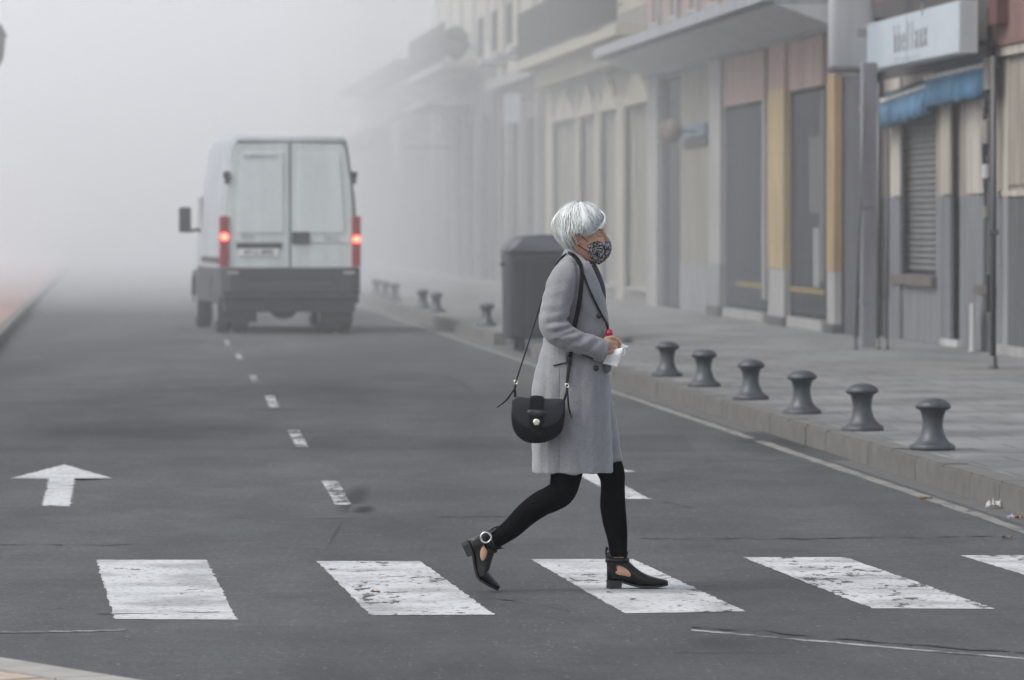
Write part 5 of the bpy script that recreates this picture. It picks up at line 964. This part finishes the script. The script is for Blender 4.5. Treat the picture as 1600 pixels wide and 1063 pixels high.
# ---- ankle boots
def boot(rear):
    """drawn flat: x from heel back to toe in px, z up in px, y across in metres; then bent at the ball and placed"""
    ball = 60.0
    def place(v):
        x, y, z = v
        if not rear: return P(948 + x, 921.3 - z, .09 + y)
        bend = R(30)
        if x > ball - 8:
            q = min(1, (x - (ball - 8)) / 16); a = bend * q; dx, dz = x - ball, z - 2
            x2 = ball + dx * math.cos(a) - dz * math.sin(a) ; z2 = 2 + dx * math.sin(a) + dz * math.cos(a)
            if x < ball: x2, z2 = x - (z - 2) * math.sin(a) * .6, z + 0
            x, z = x2, z2
        an = R(-66); X, Z = x * math.cos(an) - z * math.sin(an), x * math.sin(an) + z * math.cos(an); return P(720.5 + X, 847 - Z, -.075 + y)
    def grid(name, rings, m, smooth=True, mods=None, cut=None):
        bm = bmesh.new(); rs = [[bm.verts.new(p) for p in r_] for r_ in rings]; skin_rings(bm, rs); bmesh.ops.recalc_face_normals(bm, faces=bm.faces[:])
        me = bake(bm, mods) if mods else bake(bm, [])
        return me
    # vamp and foot part: rings along x
    up = bmesh.new(); rs = []
    F = [(1.5, 11, 34, .020), (6, 10.5, 40, .028), (14, 10, 44, .032), (24, 9, 46, .033), (34, 6.5, 42, .034), (44, 4, 33, .036), (54, 2.5, 25.5, .040), (64, 2, 20, .042), (74, 2.2, 16.5, .040), (84, 3, 14, .034), (91, 4, 12.5, .025), (95.5, 5, 11, .014), (97, 6.5, 9, .005)]
    for x, z0, z1, hw in [tuple(a) for a in cr(F, 3)]:
        rs.append(ring(up, Vector((x, 0, (z0 + z1) / 2)), Vector((0, 1, 0)), Vector((0, 0, 1)), hw, (z1 - z0) / 2, 28, 2.6))
    skin_rings(up, rs); rs = []
    S = [(14, 2, 27, .030, 20), (26, 1.5, 30, .033, 22), (36, 1, 32, .034, 22), (46, .5, 32.5, .035, 20), (54, 1, 34, .036, 20), (62, 2, 37, .037, 20)]
    for z, xb, xf, hw, _ in [tuple(a) for a in cr(S, 3)]: rs.append(ring(up, Vector(((xb + xf) / 2, 0, z)), Vector((1, 0, 0)), Vector((0, 1, 0)), (xf - xb) / 2, hw, 28, 2.3))
    skin_rings(up, rs)
    for v in up.verts: v.co.y *= PS                            # to px so the voxels are cubic
    bmesh.ops.recalc_face_normals(up, faces=up.faces[:]); me = bake(up, [('REMESH', dict(mode='VOXEL', voxel_size=.6)), ('SMOOTH', dict(iterations=9, factor=.5))])
    bm = bmesh.new(); bm.from_mesh(me); dead = []
    for f in bm.faces:
        c = f.calc_center_median(); x, z = c.x, c.z
        e1 = ((x - 27) / 11.5) ** 2 + ((z - 27 + (x - 27) * .55) / 6.2) ** 2 < 1           # side cut-out
        top = z > 50 + (0 if x < 12 else (-2 if x < 27 else (x - 27) * 1.25 - 2)) + (6 if x < 5 else 0)   # notched top line
        slit = abs(z - 50.5) < 1.6 and 13 < x < 27
        if (e1 and abs(c.y) > 5) or top or slit: dead.append(f)
    bmesh.ops.delete(bm, geom=dead, context='FACES')
    for v in bm.verts: v.co = place((v.co.x, v.co.y / PS, v.co.z))
    bmesh.ops.recalc_face_normals(bm, faces=bm.faces[:])
    bo = obj('boot', bake(bm, [('SOLIDIFY', dict(thickness=.0028, offset=0)), ('SMOOTH', dict(iterations=4))]), M_boot, woman, True)
    # sole sheet and block heel
    bm = bmesh.new(); ns = 26; L0, L1 = [], []
    for i in range(ns + 1):
        x = 97.5 * i / ns; hw = float(np.interp(x, [0, 6, 25, 45, 64, 80, 92, 97.5], [.018, .029, .032, .033, .043, .037, .023, .003])); zt = float(np.interp(x, [0, 24, 34, 44, 54, 64, 84, 97.5], [12, 11, 8, 5, 3.2, 2.8, 3.6, 6])); zb_ = max(0, zt - 2.8)
        zb_ = float(np.interp(x, [0, 24, 34, 44, 54, 64, 80, 97.5], [9, 8, 5, 2.2, .3, 0, .3, 3.4]))
        L0.append([bm.verts.new(place((x, s * hw, zt))) for s in (-1, 1)]); L1.append([bm.verts.new(place((x, s * hw * 1.02, zb_))) for s in (-1, 1)])
    for i in range(ns):
        a, b, c, d = L0[i], L0[i + 1], L1[i], L1[i + 1]; bm.faces.new((a[0], b[0], b[1], a[1])); bm.faces.new((c[0], c[1], d[1], d[0])); bm.faces.new((a[0], c[0], d[0], b[0])); bm.faces.new((a[1], b[1], d[1], c[1]))
    bm.faces.new((L0[0][0], L0[0][1], L1[0][1], L1[0][0])); bm.faces.new((L0[-1][0], L1[-1][0], L1[-1][1], L0[-1][1])); bmesh.ops.recalc_face_normals(bm, faces=bm.faces[:]); obj('sole', bm, M_rub, bo)
    bm = bmesh.new(); hb = [(0, -.020), (5, -.031), (24, -.031), (24, .031), (5, .031), (0, .020)]; a = [bm.verts.new(place((x + .8, y, 9.5))) for x, y in hb]; b = [bm.verts.new(place((x, y * .95, 0))) for x, y in hb]; bm.faces.new(a); bm.faces.new(b[::-1])
    for i in range(6): bm.faces.new((a[i], b[i], b[(i + 1) % 6], a[(i + 1) % 6]))
    bmesh.ops.recalc_face_normals(bm, faces=bm.faces[:]); bmesh.ops.bevel(bm, geom=bm.edges[:], offset=.0015, segments=1, affect='EDGES'); obj('heel', bm, M_rub, bo)
    # ankle strap, ring buckle on the outer side of the near boot, pull tab
    bm = bmesh.new(); st = [Vector(place((x, y, 43))) for x, y in [(17.5 + 18.5 * math.cos(a), .0365 * math.sin(a)) for a in [2 * math.pi * k / 20 for k in range(20)]]]
    ups = (Vector(place((17, 0, 50))) - Vector(place((17, 0, 40)))).normalized(); Vv = [(bm.verts.new(p - ups * .009), bm.verts.new(p + ups * .009)) for p in st]
    for i in range(20): bm.faces.new((Vv[i][0], Vv[(i + 1) % 20][0], Vv[(i + 1) % 20][1], Vv[i][1]))
    bmesh.ops.recalc_face_normals(bm, faces=bm.faces[:]); obj('ankle_strap', bake(bm, [('SOLIDIFY', dict(thickness=.0015, offset=1))]), M_boot, bo, True)
    tb = bmesh.new(); tube(tb, [place((1.5, 0, 44)), place((-.5, 0, 55)), place((.5, 0, 64)), place((2.5, 0, 60))], [.004] * 4, 8, 3, flat=2); obj('pull_tab', tb, M_boot, bo, True)
    side = -1 if rear else 1
    if rear:
        c = P(759.5, 838, -.123); bm = bmesh.new(); rs = []
        for k in range(36):
            a = 2 * math.pi * k / 36; dr = Vector((math.cos(a), 0, math.sin(a))); rs.append(ring(bm, c + dr * .0215, dr, YA, .0046, .0028, 10, 2.5))
        skin_rings(bm, rs, closed=True); obj('ring_buckle', bm, M_silver, bo, True); bm = bmesh.new(); tube(bm, [c + Vector((-.012, .002, -.004)), c + Vector((0, -.001, 0)), c + Vector((.012, .002, .006))], [.015, .016, .013], 12, 2, flat=.3); obj('strap_end', bm, M_boot, bo, True)
boot(False); boot(True)
# ------------------------------------------------------------------ handbag on its strap
hb = empty('handbag', PL); tag(hb, 'small black saddle handbag with a pale gold stud hanging at the hip of the woman', 'handbag')
def smooth_outline(pts, k=6): 
    q = [np.array(p, float) for p in pts]; n_ = len(q); out = []
    for i in range(n_):
        a, b, c, d = q[i - 1], q[i], q[(i + 1) % n_], q[(i + 2) % n_]
        for j in range(k):
            t = j / k; out.append(.5 * ((2 * b) + (c - a) * t + (2 * a - 5 * b + 4 * c - d) * t * t + (-a + 3 * b - 3 * c + d) * t ** 3))
    return out
BD = -.272
OUT = [(804, 619.5), (830, 621), (856, 622), (879, 623.5), (881.8, 633), (881.5, 650), (877.5, 668), (868, 680), (852, 687), (838, 688.8), (822, 687), (808.5, 678), (801, 664), (798.8, 648), (800, 630)]
def slabshape(pts, d0, d1, bulge, m, name, parent, inset=.75):
    o_ = smooth_outline(pts); c = sum(o_) / len(o_); bm = bmesh.new(); rs = []
    for s, dd in ((inset * .45, d0 - bulge), (inset, d0 - bulge * .75), (.955, d0 - bulge * .25), (1, d0 + .004), (1, d1 - .004), (.96, d1 + .002), (.6, d1 + .006)):
        rs.append([bm.verts.new(P(*(c + (p - c) * s), dd)) for p in o_])
    skin_rings(bm, rs); bmesh.ops.recalc_face_normals(bm, faces=bm.faces[:]); return obj(name, bm, m, parent, True)
slabshape(OUT, BD, BD + .06, .012, M_leather, 'bag_body', hb)
M_flap = mat('flap_leather', (.009, .011, .016), .45, .12, 20, .3, 70)
FL = [(803, 617.6), (830, 618.6), (856, 619.6), (880, 621.2), (881.5, 632), (880, 644), (872, 655), (860, 661.5), (846, 665), (836, 666), (824, 664), (812, 658), (803, 648), (800, 634)]
slabshape(FL, BD - .0155, BD - .002, .002, M_flap, 'flap', hb, .9)
slabshape([(829, 616), (848, 616.6), (849, 630), (848.5, 655), (843, 668), (837, 671), (831, 667), (827, 655), (827.5, 630)], BD - .021, BD - .014, .001, M_leather, 'tab', hb, .9)
slabshape([(825, 637), (850, 638), (850.5, 647), (825.5, 646)], BD - .026, BD - .019, .001, M_flap, 'tab_loop', hb, .95)
bm = bmesh.new(); tube(bm, [P(837.7, 655.6, BD - .020), P(837.7, 655.6, BD - .030)], [.0155, .0145], 24, 1, ref=(0, 0, 1)); 
for v in bm.verts: v.co.y = max(v.co.y, BD - .034)
obj('stud', bm, M_gold, hb, True)
textmesh('TOUS', .0085, mat('dull_silver', (.22, .22, .22), .4, metallic=.6), hb, 'lettering', Matrix.Translation(P(838.5, 640.3, BD - .0285)) @ Matrix.Rotation(R(90), 4, 'X'), .0004, 1.3)
bm = bmesh.new(); tube(bm, [P(804, 620, BD + .03), P(805, 612, BD + .03), P(804, 604, BD + .03), P(805.5, 596, BD + .03)], [.006, .0055, .0055, .004], 8, 3, flat=1.6); obj('strap_lug', bm, M_leather, hb, True)
bm = bmesh.new(); tube(bm, [P(880, 624, BD + .03), P(883, 615, BD + .03), P(885, 606, BD + .03), P(885, 600, BD + .02)], [.006, .0055, .0055, .004], 8, 3, flat=1.6); obj('strap_lug', bm, M_leather, hb, True)
def buckle(px, py, d, a0):
    c = P(px, py, d); bm = bmesh.new(); rs = []
    for k in range(24):
        a = 2 * math.pi * k / 24; dr = Vector((math.cos(a) * .0075, 0, math.sin(a) * .0085)); rs.append(ring(bm, c + dr, dr.normalized(), YA, .0019, .0019, 8))
    skin_rings(bm, rs, closed=True); obj('buckle', bm, M_gold, hb, True)
buckle(806, 594.5, BD + .02, 0); buckle(885, 599.5, BD + .005, 0)
bm = bmesh.new(); tube(bm, [P(806, 601, BD + .02), P(800, 610, BD + .01), P(790, 623, BD + .01), P(777, 633.5, BD + .015)], [.0035, .0045, .0045, .0025], 8, 4, flat=1.8); obj('strap_tail', bm, M_leather, hb, True)
bm = bmesh.new(); tube(bm, [P(885.5, 606, BD), P(886.5, 620, BD - .004), P(888, 635, BD), P(892, 649, BD + .005)], [.004, .004, .0038, .0022], 8, 4, flat=1.6); obj('strap_tail', bm, M_leather, hb, True)
# back strap: taut from the buckle over the shoulder blade, then flat down the chest and under the forearm
bm = bmesh.new(); tube(bm, [P(806.5, 592, BD + .02), P(828, 526, -.20), P(849, 457, -.12), P(858, 430, -.07), P(872, 408, -.05), P(884, 397, -.06)], [.0036, .0036, .0038, .004, .005, .005], 8, 4, flat=1.0); obj('strap', bm, M_leather, hb, True)
decal('strap', [(886, 396.5), (894, 402), (900, 409), (903.5, 420), (904, 440), (902, 462), (898.5, 484), (893, 510), (890, 524)], [(887.5, 392), (898, 397), (906.5, 407), (911, 420), (911, 440), (909, 462), (905.5, 484), (900, 510), (897, 524)], M_leather, .019, .004, 44, 3, hb, dmax=-.2)
decal('strap', [(887.8, 548), (886, 565), (884, 585), (883, 598)], [(894.5, 548), (892, 565), (889, 585), (887, 598)], M_leather, .010, .004, 20, 3, hb)
# ------------------------------------------------------------------ bottle and tissue in her hands
bt = empty('small_bottle', PL); tag(bt, 'small clear bottle with a round red cap held in her hand', 'bottle')
ax0, ax1 = P(951, 524, -.122), P(946.5, 576, -.105)
def along(t): return ax0.lerp(ax1, t)
bm = bmesh.new(); tube(bm, [along(.05), along(.18), along(.3), along(.97)], [.008, .010, .0215, .0225], 24, 1); Mgl = mat('clear_plastic', (.32, .38, .42), .12, .05); Mgl.node_tree.nodes['Principled BSDF'].inputs['Transmission Weight'].default_value = .75; obj('bottle_body', bm, Mgl, bt, True)
bm = bmesh.new(); tube(bm, [P(951, 527, -.122), P(951, 524.5, -.122), P(951, 520, -.122), P(951, 519, -.122)], [.0125, .013, .0165, .0160], 24, 2, ref=(0, 1, 0)); obj('red_cap', bm, mat('cap_red', (.42, .012, .05), .22, .08), bt, True)
tp = empty('tissue_pack', PL); tag(tp, 'white folded tissue held at the front in her hand', 'tissue')
Mts = mat('tissue_paper', (.80, .80, .79), .7, .04, 20, .2, 60)
def crump(pts, d, th, seed, name, n=14):
    r = random.Random(seed); (a, b, c, e) = [np.array(p, float) for p in pts]; bm = bmesh.new(); V = []
    for i in range(n + 1):
        row = []
        for j in range(n + 1):
            u, v = i / n, j / n; q = (a * (1 - u) + b * u) * (1 - v) + (e * (1 - u) + c * u) * v; row.append(bm.verts.new(P(q[0] + r.gauss(0, .2), q[1] + r.gauss(0, .2), d + .005 * math.sin(u * 5 + seed) + .004 * math.sin(v * 7 + u * 3) + r.gauss(0, .0008))))
        V.append(row)
    for i in range(n):
        for j in range(n): bm.faces.new((V[i][j], V[i + 1][j], V[i + 1][j + 1], V[i][j + 1]))
    return obj(name, bake(bm, [('SOLIDIFY', dict(thickness=th))]), Mts, tp, True)
crump([(950, 547), (973, 543), (963, 572), (940.5, 566)], -.150, .006, 1, 'tissue_fold'); crump([(960, 531), (981, 541.5), (977, 547), (957, 556)], -.070, .003, 2, 'tissue_corner')
bm = bmesh.new(); tube(bm, [P(969, 556.5, -.12), P(974.5, 552, -.12), P(975.5, 546, -.11), P(972, 541, -.10)], [.0018] * 4, 6, 4, flat=2.5); obj('wrapper_loop', bm, mat('clear_wrap', (.75, .78, .8), .15), tp, True)
# ------------------------------------------------------------------ haze
def haze(name, x0, x1, y0, y1, z0, z1, dens, col=(.96, .985, 1.0), rz=0):
    m = bpy.data.materials.new(name + '_air'); t, N, Lk = nodes(m); N.remove(N['Principled BSDF']); pv = N.new('ShaderNodeVolumePrincipled')
    pv.inputs['Color'].default_value = (*col, 1); pv.inputs['Density'].default_value = dens; pv.inputs['Anisotropy'].default_value = .0
    Lk.new(pv.outputs[0], N['Material Output'].inputs['Volume']); o = obj(name, nb(x0, x1, y0, y1, z0, z1), m); o.rotation_euler.z = rz; tag(o, kind='stuff'); return o
haze('haze', -265, 265, -65, 645, -1.1, HAZE_TOP, .0005)

haze('fog_bank', -245, 245, 47, 600, -.95, HAZE_TOP - .1, .005)
haze('fog_bank', -170, 6.0, 88, 590, -.9, HAZE_TOP - .2, .022, rz=YAW)
haze('fog_bank', 6.1, 170, 122, 590, -.9, HAZE_TOP - .2, .013, rz=YAW)
haze('fog_bank', 6.1, 170, 71, 121.8, -.9, HAZE_TOP - .2, .0065, rz=YAW)
